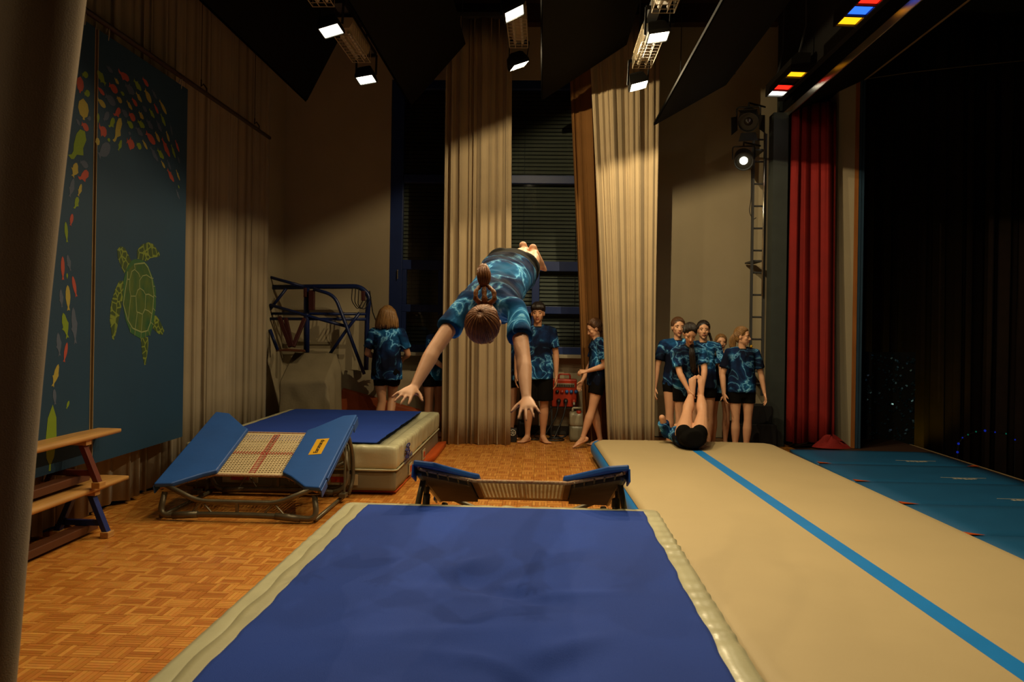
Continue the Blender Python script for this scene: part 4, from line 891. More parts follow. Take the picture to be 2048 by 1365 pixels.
        l = MB(); l.tube([hp((-.022, .072, -.0605)), hp((-.008, .0815, -.0595)), hp((.008, .0815, -.0595)), hp((.022, .072, -.0605))], [.002 * s, .0042 * s, .0042 * s, .002 * s], 6)
        l.tube([hp((-.020, .073, -.064)), hp((0, .082, -.067)), hp((.020, .073, -.064))], [.002 * s, .0046 * s, .002 * s], 6); l.build('lips', M['lip'], t, smooth=True)
    # hair
    hr = MB(); E = lambda c, rad: hr.ball(hp(c), tuple(q * s for q in rad), 18, 14, R)
    E((0, -.024, .038), (.079, .090, .086)); E((0, -.045, -.01), (.066, .055, .075))
    if hair == 'bob':
        E((0, -.035, .01), (.100, .085, .095)); E((0, -.045, -.055), (.128, .078, .085)); E((.03, -.05, -.09), (.11, .065, .06)); E((-.03, -.05, -.10), (.10, .065, .055))
    elif hair == 'short':
        E((0, .012, .072), (.076, .080, .050)); E((.0, .058, .066), (.060, .030, .026)); E((0, -.025, .055), (.086, .096, .080))
    ho = remesh(hr, .0075, 'hair', M[haircol], t, 4, .003 * s, 22, 3)
    lk = MB(); rl = random.Random(int(H * 1000) + shirt_seed)
    if hair == 'bob':
        for k in range(64):
            a = PI * (-.18 + 1.36 * k / 63) + rl.uniform(-.05, .05); ca, sa = math.cos(a), -math.sin(a); z3 = rl.uniform(-.165, -.125)
            p_ = [hp((.02 * ca, -.03 + .03 * sa, .108)), hp((.085 * ca, -.03 + .085 * sa, .070)), hp((.104 * ca, -.03 + .098 * sa, .01)), hp((.128 * ca, -.04 + .092 * sa, -.05)), hp((.132 * ca, -.045 + .085 * sa, -.10)), hp(((.125 + rl.uniform(-.015, .02)) * ca, -.045 + .075 * sa, z3))]
            lk.tube(arc(p_, .03, 2), [.0085 * s] * (len(arc(p_, .03, 2)) - 1) + [.003 * s], 5)
    elif hair == 'short':
        for k in range(22):
            x = -.066 + .132 * k / 21; j_ = rl.uniform(-.006, .006)
            lk.tube(arc([hp((x * .5, -.02, .128)), hp((x * .9, .060, .112 - abs(x) * .3)), hp((x + j_, .090 - abs(x) * .35, .068)), hp((x + 2 * j_, .091 - abs(x) * .42, .046 + rl.uniform(-.004, .012)))], .04, 3), [.0075 * s] * (len(arc([(0, 0, 0), (0, 1, 0), (0, 2, .5), (0, 3, 1)], .04, 3)) - 1) + [.003 * s], 5)
    else:
        tie = nrm(V((0, -.86, .5)) if hair == 'pony' else V((.1, -.25, 1))); e1 = tie.orthogonal().normalized(); e2 = tie.cross(e1)
        for k in range(60):
            a = 2 * PI * k / 60; dr_ = e1 * math.cos(a) + e2 * math.sin(a); pts_ = []
            for q in range(13):
                th = rad(8 + 9.2 * q); u_ = tie * math.cos(th) + dr_ * math.sin(th); c_ = V((0, -.024, .038)) if hair == 'pony' else V((0, -.025, .055)); r_ = V((.0795, .0905, .0865)) if hair == 'pony' else V((.086, .096, .080))
                w_ = c_ + V((u_.x * r_.x, u_.y * r_.y, u_.z * r_.z))
                if (w_.y > .035 and w_.z < .066) or w_.z < -.045 or (w_.y > -.03 and w_.z < .0): break
                pts_.append(hp(w_))
            if len(pts_) > 3: lk.tube(pts_, [(.0048 + .0012 * math.sin(k * 2.4)) * s] * len(pts_), 5)
    lo_ = lk.build('hair_strands', M[haircol], ho, smooth=True); lo_['kind'] = 'stuff'
    for kind, pts, r in tails:
        b = MB(); q = [V(p) - O for p in pts]; L = sum((q[i + 1] - q[i]).length for i in range(len(q) - 1)); n = max(8, int(L / .012)) if kind == 'braid' else 14
        cum = [0]
        for i in range(len(q) - 1): cum.append(cum[-1] + (q[i + 1] - q[i]).length)
        def at(d):
            for i in range(len(q) - 1):
                if d <= cum[i + 1] + 1e-9: return q[i].lerp(q[i + 1], (d - cum[i]) / max(1e-9, cum[i + 1] - cum[i]))
            return q[-1]
        pp = [at(cum[-1] * i / n) for i in range(n + 1)]
        if kind == 'braid': rr = [r * (.72 + .38 * abs(math.sin(i * PI / 2.6))) * (1 - .35 * i / n) for i in range(n + 1)]
        else: rr = [r * (.45 + 1.0 * math.sin(min(1, (i / n) * 1.25 + .12) * PI * .62)) * (1 if i < n else .6) * (1 - .3 * (i / n) ** 3) for i in range(n + 1)]
        b.tube(pp, rr, 10)
        if kind == 'pony':
            dd = (pp[-1] - pp[0]).normalized(); ex = dd.orthogonal().normalized(); ey = dd.cross(ex)
            for k in range(16):
                a = 2 * PI * k / 16; o_ = ex * math.cos(a) + ey * math.sin(a); sp = rl.uniform(.75, 1.15); ext = rl.uniform(.9, 1.12)
                st_ = [pp[0] + (pp[i] - pp[0]) * (ext if i == n else 1) + o_ * (rr[i] * (1.02 if i < n - 2 else sp)) for i in range(0, n + 1, 2)]
                b.tube(st_, [r * .22] * (len(st_) - 1) + [r * .06], 5)
        b.build('braid' if kind == 'braid' else 'ponytail', M[haircol], t, smooth=True)
    return t
JOINTS = {'pelvis', 'chest', 'neck', 'head', 'hipL', 'hipR', 'knL', 'knR', 'anL', 'anR', 'shL', 'shR', 'elL', 'elR', 'wrL', 'wrR'}
SHIRTS = [shirt_mat('printed_shirt_%s' % k, i * 2.3 + 1, .3 + .15 * (i % 4), .06 if i == 1 else .0) for i, k in enumerate('abcdefgh')]
def stand(H, pos, yaw, head_yaw=None, head_tilt=0.0, lean=0.0, **ov):
    """joints of a standing figure facing -Y, turned by yaw; overrides are fractions of the height in the figure's own axes (x towards its left hand)"""
    d = {'pelvis': (0, 0, .525), 'chest': (0, .004, .71), 'neck': (0, .008, .825), 'head': (0, -.008, .925), 'hipL': (.052, 0, .515), 'hipR': (-.052, 0, .515), 'knL': (.055, -.006, .285), 'knR': (-.055, -.006, .285),
         'anL': (.052, .012, .048), 'anR': (-.052, .012, .048), 'shL': (.104, .006, .797), 'shR': (-.104, .006, .797), 'elL': (.142, .012, .628), 'elR': (-.142, .012, .628), 'wrL': (.150, -.018, .480), 'wrR': (-.150, -.018, .480)}
    if lean:
        for k in ('chest', 'neck', 'head', 'shL', 'shR', 'elL', 'elR', 'wrL', 'wrR'):
            x, y, z = d[k]; z -= .525; d[k] = (x, y * math.cos(lean) - z * math.sin(lean), .525 + z * math.cos(lean) + y * math.sin(lean))
    vec = {}
    for k, v in ov.items():
        if k in d: d[k] = v
        else: vec[k] = v
    Rz = Matrix.Rotation(yaw, 3, 'Z'); J = {k: V(pos) + Rz @ (V(v) * H) for k, v in d.items()}
    hy = yaw if head_yaw is None else head_yaw; Rh = Matrix.Rotation(hy, 3, 'Z')
    J['facedir'] = tuple(Rh @ V((0, -math.cos(head_tilt), -math.sin(head_tilt)))); J['faceup'] = tuple(Rh @ V((0, -math.sin(head_tilt), math.cos(head_tilt))))
    for S_, a in (('L', .25), ('R', -.25)):
        J['foot' + S_] = tuple(Rz @ V(vec.get('foot' + S_, (math.sin(a), -math.cos(a), 0)))); J['sole' + S_] = tuple(Rz @ V(vec.get('sole' + S_, (0, 0, -1))))
        if 'hand' + S_ in vec: h = vec['hand' + S_]; J['hand' + S_] = (tuple(Rz @ V(h[0])), tuple(Rz @ V(h[1]))) + tuple(h[2:])
    return J

# ---- the gymnast in the air above the near mat
hd = P(968, 652, Y=3.42); pel = P(1020, 541, Y=4.25)
ga = dict(head=hd, neck=P(974, 622, Y=3.57), chest=P(994, 583, Y=3.83), pelvis=pel,
    shL=P(1033, 620, Y=3.58), shR=P(934, 605, Y=3.58), elL=P(1047, 722, Y=3.36), elR=P(866, 704, Y=3.36), wrL=P(1053, 797, Y=3.20), wrR=P(829, 775, Y=3.22),
    hipL=P(1046, 546, Y=4.30), hipR=P(1000, 537, Y=4.30), knL=P(1062, 527, Y=4.66), knR=P(1040, 517, Y=4.66), anL=P(1067, 508, Y=4.98), anR=P(1047, 503, Y=4.98))
ga['facedir'] = (.03, .42, -.90); ga['faceup'] = (-.10, -.88, -.42)
for S_ in 'LR': ga['foot' + S_] = (.30, .40, -.80); ga['sole' + S_] = (.1, .85, .45)
ga['handL'] = (tuple(P(1060, 836, Y=3.06) - P(1053, 797, Y=3.20)), (.05, .75, -.55), dict(spread=.26, curl=(.10, .12, .10), thumb=1.0))
ga['handR'] = (tuple(P(792, 803, Y=3.08) - P(829, 775, Y=3.22)), (.1, .8, -.5), dict(spread=.24, curl=(.10, .12, .10), thumb=1.05))
hp_ = lambda a, b, c: hd + (V(ga['facedir']).normalized() * a) + V(ga['faceup']).normalized() * b + V((1, 0, 0)) * c
gym = person('person', 'gymnast diving through the air above the near mat, braided ponytail, arms reaching down', ga, 1.48, 'pony', 'hair_auburn', 'skin', False, 1, -.15, .0055, True, tuple(V((.0, 3.6, .4))),  shirt_loose=.97, sleeve=.92, sleeve_len=.56,
    tails=[('braid', [P(970, 613, Y=3.47), P(969, 600, Y=3.44), P(968, 575, Y=3.46), P(968, 566, Y=3.47)], .015), ('braid', [P(964, 610, Y=3.46), P(951, 598, Y=3.43), P(952, 582, Y=3.44), P(964, 569, Y=3.47)], .013), ('braid', [P(976, 610, Y=3.46), P(989, 600, Y=3.43), P(988, 584, Y=3.44), P(973, 570, Y=3.47)], .013),
           ('pony', [P(968, 573, Y=3.47), P(968, 558, Y=3.47), P(967, 545, Y=3.48), P(966, 531, Y=3.50)], .020)])

# ---- the girl rolling on the tumbling track, legs raised
fx = 1.525
fb = dict(pelvis=(fx, 7.96, .315), chest=(fx - .03, 8.24, .300), neck=(fx - .03, 8.43, .325), head=(fx - .03, 8.55, .325),
    hipL=(fx - .080, 7.97, .345), hipR=(fx + .080, 7.97, .345), knL=P(1374, 828, Y=8.24), knR=P(1405, 828, Y=8.24), anL=P(1383, 787, Y=8.46), anR=P(1401, 786, Y=8.46),
    shL=(fx - .19, 8.36, .31), shR=(fx + .12, 8.36, .31), elL=P(1324, 836, Y=8.28), elR=P(1413, 838, Y=8.28), wrL=(fx - .17, 8.52, .36), wrR=(fx + .12, 8.52, .36))
fb = {k: V(v) for k, v in fb.items()}
fb['facedir'] = (0, .15, 1); fb['faceup'] = (0, 1, -.15)
for S_ in 'LR': fb['foot' + S_] = (0.02, .25, .95); fb['sole' + S_] = (0, -.95, .25)
fb['handL'] = ((0, .3, -1), (.3, 1, 0)); fb['handR'] = ((0, .3, -1), (-.3, 1, 0))
person('person', 'girl lying on her back on the tumbling track, bare feet raised, soles to the camera', fb, 1.46, 'pony', 'hair_brown', 'skin', False, 2, -.14, .0065, False, (fx, 8.1, .2), short_len=.34, leg_k=1.2, foot_k=1.18)

# ---- the helper bending over her
bx, by = 1.63, 8.80
bb = stand(1.50, (bx, by, 0), 0, head_tilt=.62, lean=.5)
bb.update(neck=P(1380, 694, Y=8.62), head=P(1380, 668, Y=8.50), chest=V((bx - .05, 8.70, 1.04)), shL=P(1405, 703, Y=8.60), shR=P(1350, 705, Y=8.60), elL=P(1409, 741, Y=8.52), elR=P(1360, 748, Y=8.50), wrL=P(1406, 773, Y=8.46), wrR=P(1376, 779, Y=8.44))
bb['handL'] = ((-.15, -.15, -1), (-1, .2, 0), dict(curl=(.5, .6, .4), spread=.1)); bb['handR'] = ((.25, -.15, -1), (1, .2, 0), dict(curl=(.5, .6, .4), spread=.1))
person('person', 'girl with long dark plait bending forward to hold the raised ankles', bb, 1.50, 'pony', 'hair_dark', 'skin', False, 3, .0, .0065, True, (bx, by, 0), tails=[('pony', [P(1383, 690, Y=8.56), P(1384, 706, Y=8.52), P(1386, 730, Y=8.54), P(1387, 745, Y=8.56)], .022)])
# ---- girls standing behind the far end of the track
ja = stand(1.56, (1.565, 9.08, 0), rad(4), elR=(-.152, .0, .632), wrR=(-.172, -.03, .478))
person('person', 'tallest girl of the right group, standing at its left end, hair tied back', ja, 1.56, 'pony', 'hair_brown', 'skin', False, 4, -.02, .0065, True, (1.565, 9.08, 0), short_len=.30)
jc = stand(1.53, (1.89, 9.25, 0), rad(-6), head_tilt=-.02)
q = jc['head']
person('person', 'smiling dark-haired girl of the right group, plait over her left shoulder', jc, 1.53, 'pony', 'hair_dark', 'skin', False, 5, .0, .0065, True, (1.89, 9.25, 0), tails=[('braid', [q + V((.07, .03, -.03)), q + V((.10, .02, -.12)), q + V((.13, -.03, -.22)), q + V((.135, -.05, -.30))], .017)])
jd = stand(1.37, (2.165, 9.55, 0), rad(-3), elR=(-.125, -.07, .665), wrR=(-.03, -.135, .785), handR=((.2, -.03, 1), (.1, 1, .1), dict(spread=.14, curl=(.1, .1, .1))))
person('person', 'smallest girl of the right group, hand held to her mouth', jd, 1.37, 'pony', 'hair_blond', 'skin', False, 6, .0, .0065, True, (2.165, 9.55, 0))
je = stand(1.46, (2.265, 8.92, 0), rad(4), head_yaw=rad(58), head_tilt=.05, knL=(.048, -.006, .285), knR=(-.048, -.006, .285), anL=(.042, .012, .048), anR=(-.042, .012, .048), elL=(.152, .01, .63), wrL=(.175, -.01, .485), elR=(-.150, .01, .63), wrR=(-.148, -.035, .482))
q = je['head']
person('person', 'blonde girl at the right end of the group, looking to the right', je, 1.46, 'pony', 'hair_blond', 'skin', False, 7, -.03, .0065, True, (2.265, 8.92, 0), shirt_loose=1.04, tails=[('pony', [q + V((-.075, .05, .03)), q + V((-.10, .06, -.03)), q + V((-.105, .06, -.10)), q + V((-.09, .05, -.16))], .026)])
# ---- by the middle window
jb = stand(1.72, (-.06, 9.62, 0), rad(3), head_yaw=rad(-4), head_tilt=.04, elL=(.135, .008, .632), wrL=(.138, -.02, .475), anL=(.050, .012, .045), anR=(-.060, .012, .045), footR=(-.55, -.83, 0), footL=(.35, -.93, 0))
person('person', 'dark-haired boy in knee-length shorts standing barefoot below the middle window', jb, 1.72, 'short', 'hair_dark', 'skin_tan', True, 0, .06, .007, True, (-.06, 9.62, 0), shirt_loose=1.1)
jh = stand(1.60, (-.455, 9.86, 0), rad(10))
person('person', 'person mostly hidden behind the middle curtain, next to the boy', jh, 1.60, 'pony', 'hair_brown', 'skin_tan', False, 3, .04, .008, True, (-.455, 9.86, 0))
jg = stand(1.56, (.665, 9.33, 0), rad(-82), head_tilt=.42, head=(0, -.032, .905), neck=(0, -.010, .822), elL=(.115, .03, .628), wrL=(.09, -.10, .585), handL=((.0, -1, -.1), (-.6, 0, -1), dict(curl=(.6, .8, .6), spread=.05)), elR=(-.11, -.03, .63), wrR=(-.09, -.10, .50), knL=(.05, -.05, .29), anL=(.05, -.115, .085), footL=(0, -.8, -.35), soleL=(0, .35, -.9), knR=(-.05, -.015, .285), anR=(-.05, .04, .048))
q = jg['head']
person('person', 'girl in profile looking down, stepping out from behind the beige curtain', jg, 1.56, 'pony', 'hair_brown', 'skin', False, 5, .02, .0065, True, (.665, 9.33, 0), tails=[('braid', [q + V((.07, .0, .05)), q + V((.10, .0, .0)), q + V((.095, .0, -.06)), q + V((.10, .0, -.14))], .018)])
# ---- by the left window
jl = stand(1.66, (-1.90, 9.50, 0), rad(178), elL=(.155, -.03, .64), wrL=(.09, -.14, .60), elR=(-.150, -.03, .64), wrR=(-.09, -.14, .60), knL=(.035, -.015, .285), anL=(.075, .0, .048), knR=(-.02, -.10, .31), anR=(-.03, .02, .12))
person('person', 'girl with a blond bob seen from behind, near the blue tube frame', jl, 1.66, 'bob', 'hair_blond', 'skin_tan', False, 4, .06, .007, True, (-1.90, 9.50, 0), shirt_loose=1.08)
jk = stand(1.60, (-1.36, 9.80, 0), rad(52), head_yaw=rad(66), head_tilt=.5, lean=.26, elR=(-.13, -.10, .64), wrR=(-.06, -.21, .545), elL=(.12, -.14, .62), wrL=(.05, -.23, .53))
q = jk['head']
person('person', 'girl with cornrow plaits leaning over in the shade by the left window', jk, 1.60, 'pony', 'hair_dark', 'skin_tan', False, 2, .02, .007, True, (-1.36, 9.80, 0), tails=[('braid', [q + V((-.05, .03, .03)), q + V((-.07, .04, -.05)), q + V((-.05, .04, -.13))], .016)])

# ------------------------------------------------------------------ things along the back wall, left
def Z7(x, y, Y): return P(520 + x * .249, 520 + y * .249, Y=Y)
t = thing('folded_trampoline_frame', 'folded blue steel tube frame leaning against the back wall at left', 'apparatus frame', (-2.6, 9.95, .9)); O_ = V((-2.6, 9.95, .9))
def ft(pts, r=.024, Y=9.95, m='tube_blue', name='frame_tube', rd=.10):
    b = MB(); b.tube(arc([Z7(x, y, Y if len(q) == 0 else q[0]) - O_ for x, y, *q in pts], rd, 5), r, 9); b.build(name, M[m], t, smooth=True)
ft([(60, 222, 9.98), (420, 216, 9.98), (800, 214, 9.98), (880, 285, 9.98), (862, 430, 9.98), (852, 885, 9.98)], .032, rd=.16)
ft([(60, 432), (850, 436)], .018); ft([(60, 474), (852, 478)], .020, 9.9)
ft([(376, 225), (374, 745)], .038, 9.88)
ft([(430, 235), (600, 285), (700, 550), (838, 920)], .022, 9.8, rd=.12)
ft([(800, 425), (690, 570), (550, 772)], .021, 9.83); ft([(75, 138), (350, 215)], .020, 9.9); ft([(80, 362), (450, 470), (695, 535)], .020, 9.86)
ft([(210, 232), (75, 405)], .020, 9.9); ft([(80, 560), (145, 735)], .022, 9.85)
for x0, x1, y0, y1 in ((392, 440, 245, 405), (352, 376, 225, 300), (815, 845, 250, 330)):
    a = Z7((x0 + x1) / 2, y0, 9.82) - O_; c = Z7((x0 + x1) / 2, y1, 9.82) - O_; b = MB(); b.bar(a, c, (x1 - x0) * .249 / 1560 * 9.82, .05, (0, 1, 0)); b.build('sleeve_pad', M['pad_maroon'], t, bevel=.008)
for k in range(3):
    b = MB(); x = 742 + 26 * k; b.tube(arc([Z7(x, 222, 9.90) - O_, Z7(x - 8, 330 + 20 * k, 9.88) - O_, Z7(x + 45, 405, 9.88) - O_, Z7(x + 100, 300, 9.9) - O_], .05, 4), .006, 5); b.build('bungee_cord', M['socket_black'], t)
b = MB(); b.tube([Z7(880, 250, 9.9) - O_, Z7(905, 420, 9.9) - O_, Z7(935, 500, 9.9) - O_], .008, 5); b.build('bungee_cord', M['socket_black'], t)
for sx, m_ in ((120, 'pad_maroon'),):
    sb = thing('upturned_stool', 'dark red wooden stand with crossed legs on the grey covered box', 'stand', tuple(Z7(245, 735, 9.55)))
    O2 = Z7(245, 735, 9.55)
    for a, c in (((155, 460), (245, 700)), ((205, 470), (255, 690)), ((360, 470), (265, 700))):
        b = MB(); b.bar(Z7(*a, 9.62) - O2, Z7(*c, 9.5) - O2, .05, .04, (0, 1, 0)); b.build('leg', M['pad_maroon'], sb, bevel=.006)
    b = MB(); b.rings([[p - O2 for p in (Z7(118, 732, y_), Z7(368, 742, y_), Z7(360, 722, y_), Z7(205, 712, y_))] for y_ in (9.40, 9.70)]); b.build('base_board', M['beam_brown'], sb, bevel=.006)
# grey cloth draped over a box
dr = MB(); x0, x1, ya, yb = -3.12, -2.53, 9.20, 9.72
def cover(u, v):
    # v: 0 foot front .. .45 front edge .. 1 back top ; u: across
    X = x0 + (x1 - x0) * u
    if v < .45: q = v / .45; y = ya - .03 * (1 - q); z = .03 + (.72 - .03) * q
    else: q = (v - .45) / .55; y = ya + (yb - ya) * q; z = .72 + (1.05 - .72) * q ** .9
    if u > .92: z = z * (1 - (u - .92) / .08 * .96) ; X = x1 + (u - .92) * .25 + .02 * math.sin(v * 22)
    n_ = noise.noise(V((X * 6, y * 6, z * 5)))
    return V((X + .012 * n_, y + .018 * n_ * (1 if v < .45 else .3), max(.01, z + .014 * n_)))
dr.grid(cover, 44, 44); o = dr.build('cover_cloth', M['tarp'], None, smooth=True, solid=.008)
bx_ = thing('covered_box', 'box under a grey cloth cover in the back left corner', 'covered box', (-2.8, 9.6, 0)); o.parent = bx_; o.location = -V(bx_.location)
b = MB(); b.rings([[V((X, y, z)) - V(bx_.location) for y, z in ((9.25, .0), (9.25, .68), (9.68, .98), (9.68, .0))] for X in (-3.08, -2.58)]); b.build('box', M['slate'], bx_)
# pale mat on edge, orange block on its edge
om = rbox(-3.15, -1.30, 10.08, 10.24, 0, .82, .03, 12, 3, 6); tag(om.build('upright_mat', M['wall'], None, smooth=True, merge=True), 'pale long mat standing on its edge under the left window', 'gym mat')
a, b_, c_, d_ = P(683, 779, Y=9.97), P(840, 823, Y=9.86), P(848, 905, Y=9.80), P(668, 862, Y=9.85)
for p in (c_, d_): p.z = max(p.z, .012)
w_ = MB(); th_ = V((.0, .08, .02)); w_.rings([[a, b_, c_, d_], [p + th_ for p in (a, b_, c_, d_)]]); tag(w_.build('orange_mat', M['orange_pad'], None, bevel=.02), 'tilted orange foam mat leaning behind the far landing mat', 'gym mat')

# ------------------------------------------------------------------ power box, can, cables by the right window
def Z6(x, y, Y): return P(1000 + x * .2345, 580 + y * .2345, Y=Y)
pb = thing('power_box', 'red portable power distribution box with sockets under the window', 'power box', tuple(Z6(560, 1000, 10.1))); O3 = Z6(560, 1000, 10.1)
x0, x1, z0, z1 = Z6(458, 0, 10.1).x - O3.x, Z6(668, 0, 10.1).x - O3.x, 0, Z6(0, 755, 10.1).z - O3.z
b = MB(); b.box(((x0 + x1) / 2, .1, z1 / 2), (x1 - x0, .2, z1)); b.build('case', M['box_red'], pb, bevel=.012)
b = MB(); hx = (x0 + x1) / 2; b.tube(arc([(hx - .075, .1, z1 - .01), (hx - .07, .1, z1 + .06), (hx + .07, .1, z1 + .06), (hx + .075, .1, z1 - .01)], .02), .011, 8); b.build('handle', M['box_red'], pb, smooth=True)
b = MB(); b.box((hx, -.004, z1 - .075), (.26, .012, .05)); b.build('breaker_window', M['box_window'], pb, bevel=.004)
for k in range(11):
    b = MB(); b.box((hx - .11 + .022 * k, -.012, z1 - .08), (.015, .006, .024)); b.build('breaker_switch', M['socket_black'], pb)
for k, (x, m_) in enumerate(((488, 'socket_black'), (530, 'box_red'), (570, 'socket_blue'), (608, 'socket_blue'), (648, 'socket_blue'))):
    p = Z6(x, 868, 10.1) - O3; b = MB(); b.lathe([(.0, .0), (.022, .0), (.024, .01), (.022, .025), (.0, .026)], (p.x, .004, p.z), (0, -1, -.2), 12); b.build('socket_cap', M[m_], pb, smooth=True)
for k, x in enumerate((500, 560, 630)):
    p = Z6(x, 945, 10.1) - O3; b = MB(); b.lathe([(0, 0), (.030, 0), (.030, .03), (.024, .055), (.0, .056)], (p.x, .004, p.z), (0, -1, -.3), 12); o = b.build('plug', M['red_plug' if k == 2 else 'socket_black'], pb, smooth=True)
    b = MB(); b.lathe([(0, .055), (.016, .055), (.012, .10), (0, .10)], (p.x, .004, p.z), (0, -1, -.5), 10); b.build('plug_neck', M['white_plastic' if k == 2 else 'socket_black'], o, smooth=True)
b = MB()
for sx in (-1, 1): b.box((hx + sx * .16, .1, -O3.z / 2 + .0), (.02, .14, O3.z - .02))
b.box((hx, .1, -.01), (.36, .16, .02)); b.build('stand', M['slate'], pb)
def cable(pts, label, r=.009, m='socket_black'):
    b = MB(); b.tube(arc(pts, .12, 6), r, 6); tag(b.build('power_cable', M[m], None, smooth=True), label, 'cable', None)
q = lambda x, y, Y: Z6(x, y, Y)
cable([q(500, 960, 9.95), q(480, 1080, 9.9), V((.02, 9.8, .012)), V((-.12, 9.75, .012)), V((-.22, 9.95, .012)), V((-.3, 10.2, .012))], 'black cable looping from the power box to the left along the floor')
cable([q(565, 960, 9.95), q(540, 1090, 9.9), V((.16, 9.8, .012)), V((.05, 9.7, .012)), V((.28, 9.72, .012)), V((.30, 9.9, .012)), V((.10, 9.86, .014)), V((.0, 9.95, .012))], 'black cable hanging straight below the middle socket of the power box')
cable([q(632, 985, 9.95), q(622, 1080, 9.9), V((.32, 9.95, .014)), V((.14, 9.93, .03)), V((.10, 9.78, .03)), V((.26, 9.78, .03)), V((.2, 10.0, .03))], 'thick black cable under the red plug of the power box', .012)
cable([q(440, 1000, 10.1), q(400, 1120, 10.05), V((-.1, 9.95, .012)), V((.02, 9.9, .012))], 'thin black cable left of the power box', .006)
jc_ = thing('jerrycan', 'translucent white plastic jerrycan with red cap under the window', 'canister', (.455, 9.85, 0))
m = rbox(-.10, .10, -.13, .13, 0, .20, .03, 8, 8, 6); m.build('lower_body', M['can_low'], jc_, smooth=True, merge=True)
m = rbox(-.10, .10, -.13, .13, .185, .36, .035, 8, 8, 6); m.build('body', M['can'], jc_, smooth=True, merge=True)
b = MB(); b.tube(arc([(-.06, -.02, .35), (-.06, -.02, .41), (.06, -.02, .41), (.06, -.02, .35)], .02), .014, 8); b.build('handle', M['can'], jc_, smooth=True)
b = MB(); b.lathe([(0, .34), (.03, .34), (.03, .385), (0, .386)], (.015, -.09, 0), n=12); b.build('cap', M['red_plug'], jc_, smooth=True)
fn_ = thing('round_device', 'small dark device with a white wheel face beside the middle curtain', 'device', (-.345, 9.62, 0))
b = MB(); b.box((0, 0, .085), (.10, .12, .17)); b.build('body', M['socket_black'], fn_, bevel=.01)
b = MB(); b.tube([(.035 * math.cos(a), -.064, .12 + .035 * math.sin(a)) for a in np.linspace(0, 2 * PI, 17)[:-1]], .005, 6, closed=True)
for a in np.linspace(0, PI, 4)[:-1]: b.bar((.033 * math.cos(a), -.064, .12 + .033 * math.sin(a)), (-.033 * math.cos(a), -.064, .12 - .033 * math.sin(a)), .007, .005, (0, 1, 0))
b.build('wheel', M['white_plastic'], fn_)
b = rbox(-.30, -.14, 9.98, 10.18, 0, .22, .02, 4, 4, 4); tag(b.build('dark_case', M['socket_black'], None, smooth=True, merge=True), 'small black case on the floor behind the boy', 'case')

# ------------------------------------------------------------------ right side: ladder, steps, spotlights, border lights
ld = thing('wall_ladder', 'black metal ladder fixed beside the right post', 'ladder', (2.7, 9.95, .5))
for x in (-.075, .075): b = MB(); b.box((x, 0, 1.75), (.025, .05, 3.3)); b.build('rail', M['slate'], ld)
for k in range(12): b = MB(); b.tube([(-.075, 0, .25 + .28 * k), (.075, 0, .25 + .28 * k)], .012, 8); b.build('rung', M['slate'], ld)
for z in (.4, 1.8, 3.2): b = MB(); b.bar((0, 0, z), (0, .40, z), .12, .02); b.build('wall_bracket', M['slate'], ld)
b = MB(); b.tube([(.045, -.06, 1.35), (.045, -.06, 3.4)], .012, 8); b.build('pull_rod', M['alu'], ld, smooth=True)
b = MB(); b.ball((-.075, -.04, .72), .018); b.build('brass_knob', M['label_yellow'], ld, smooth=True)
st = thing('step_block', 'black wooden step block at the foot of the ladder', 'steps', (2.6, 9.75, 0))
b = MB(); b.box((0, 0, .14), (.5, .4, .28)); b.build('lower_step', M['black'], st, bevel=.006); b = MB(); b.box((.02, .05, .39), (.40, .3, .22)); b.build('upper_step', M['black'], st, bevel=.006)
def stage_spot(name, label, pos, aim, lit, r=.10):
    t = thing(name, label, 'lamp', tuple(pos)); d = nrm(V(aim) - V(pos))
    b = MB(); b.lathe([(0, -.20), (r * .7, -.19), (r * .95, -.12), (r, 0), (r, .10), (r * .93, .10), (r * .90, .06), (0, .055)], (0, 0, 0), d, 20); b.build('can', M['blackgloss'], t, smooth=False)
    b = MB(); b.lathe([(0, .055), (r * .42, .057), (r * .32, .075), (0, .085)], (0, 0, 0), d, 18); b.build('lens', M['lens_glow'] if lit else M['gel_off'], t, smooth=True)
    x = d.cross(V((0, 0, 1))).normalized(); u = x.cross(d)
    for a in range(0 if lit else 4):
        e = (x if a % 2 == 0 else u) * (1 if a < 2 else -1); f_ = (u if a % 2 == 0 else x)
        q = [d * .10 + e * r + f_ * (r * .7), d * .10 + e * r - f_ * (r * .7), d * .20 + e * (r * 1.55) - f_ * (r * .9), d * .20 + e * (r * 1.55) + f_ * (r * .9)]
        b = MB(); b.rings([q, [p + e * .004 for p in q]]); b.build('barn_door', M['blackgloss'], t)
    b = MB(); b.tube(arc([x * (r + .015), x * (r + .015) + V((0, .0, .16)), -x * (r + .015) + V((0, 0, .16)), -x * (r + .015)], .03), .009, 6); b.build('yoke', M['blackgloss'], t)
    b = MB(); b.tube([(0, 0, .16), (.0, .0, .21), (.25, .18, .21)], .012, 6); b.build('wall_arm', M['blackgloss'], t)
    if lit:
        l = bpy.data.lights.new('spot_lamp', 'SPOT'); l.energy = 15; l.color = WARM; l.spot_size = rad(38); l.spot_blend = .6; l.shadow_soft_size = .04
        lo = bpy.data.objects.new('spot_lamp', l); C.objects.link(lo); lo.parent = t; lo.location = d * .11; lo.rotation_euler = (-d).to_track_quat('Z', 'Y').to_euler()
    return t
stage_spot('stage_spotlight', 'lit round stage spotlight, lower one of two beside the ladder', P(1487, 319, Y=9.7), (1.2, 3.5, .2), True, .115)
stage_spot('stage_spotlight', 'unlit black stage spotlight above the lit one', P(1497, 240, Y=9.7), (1.4, 6, 1.5), False, .125)
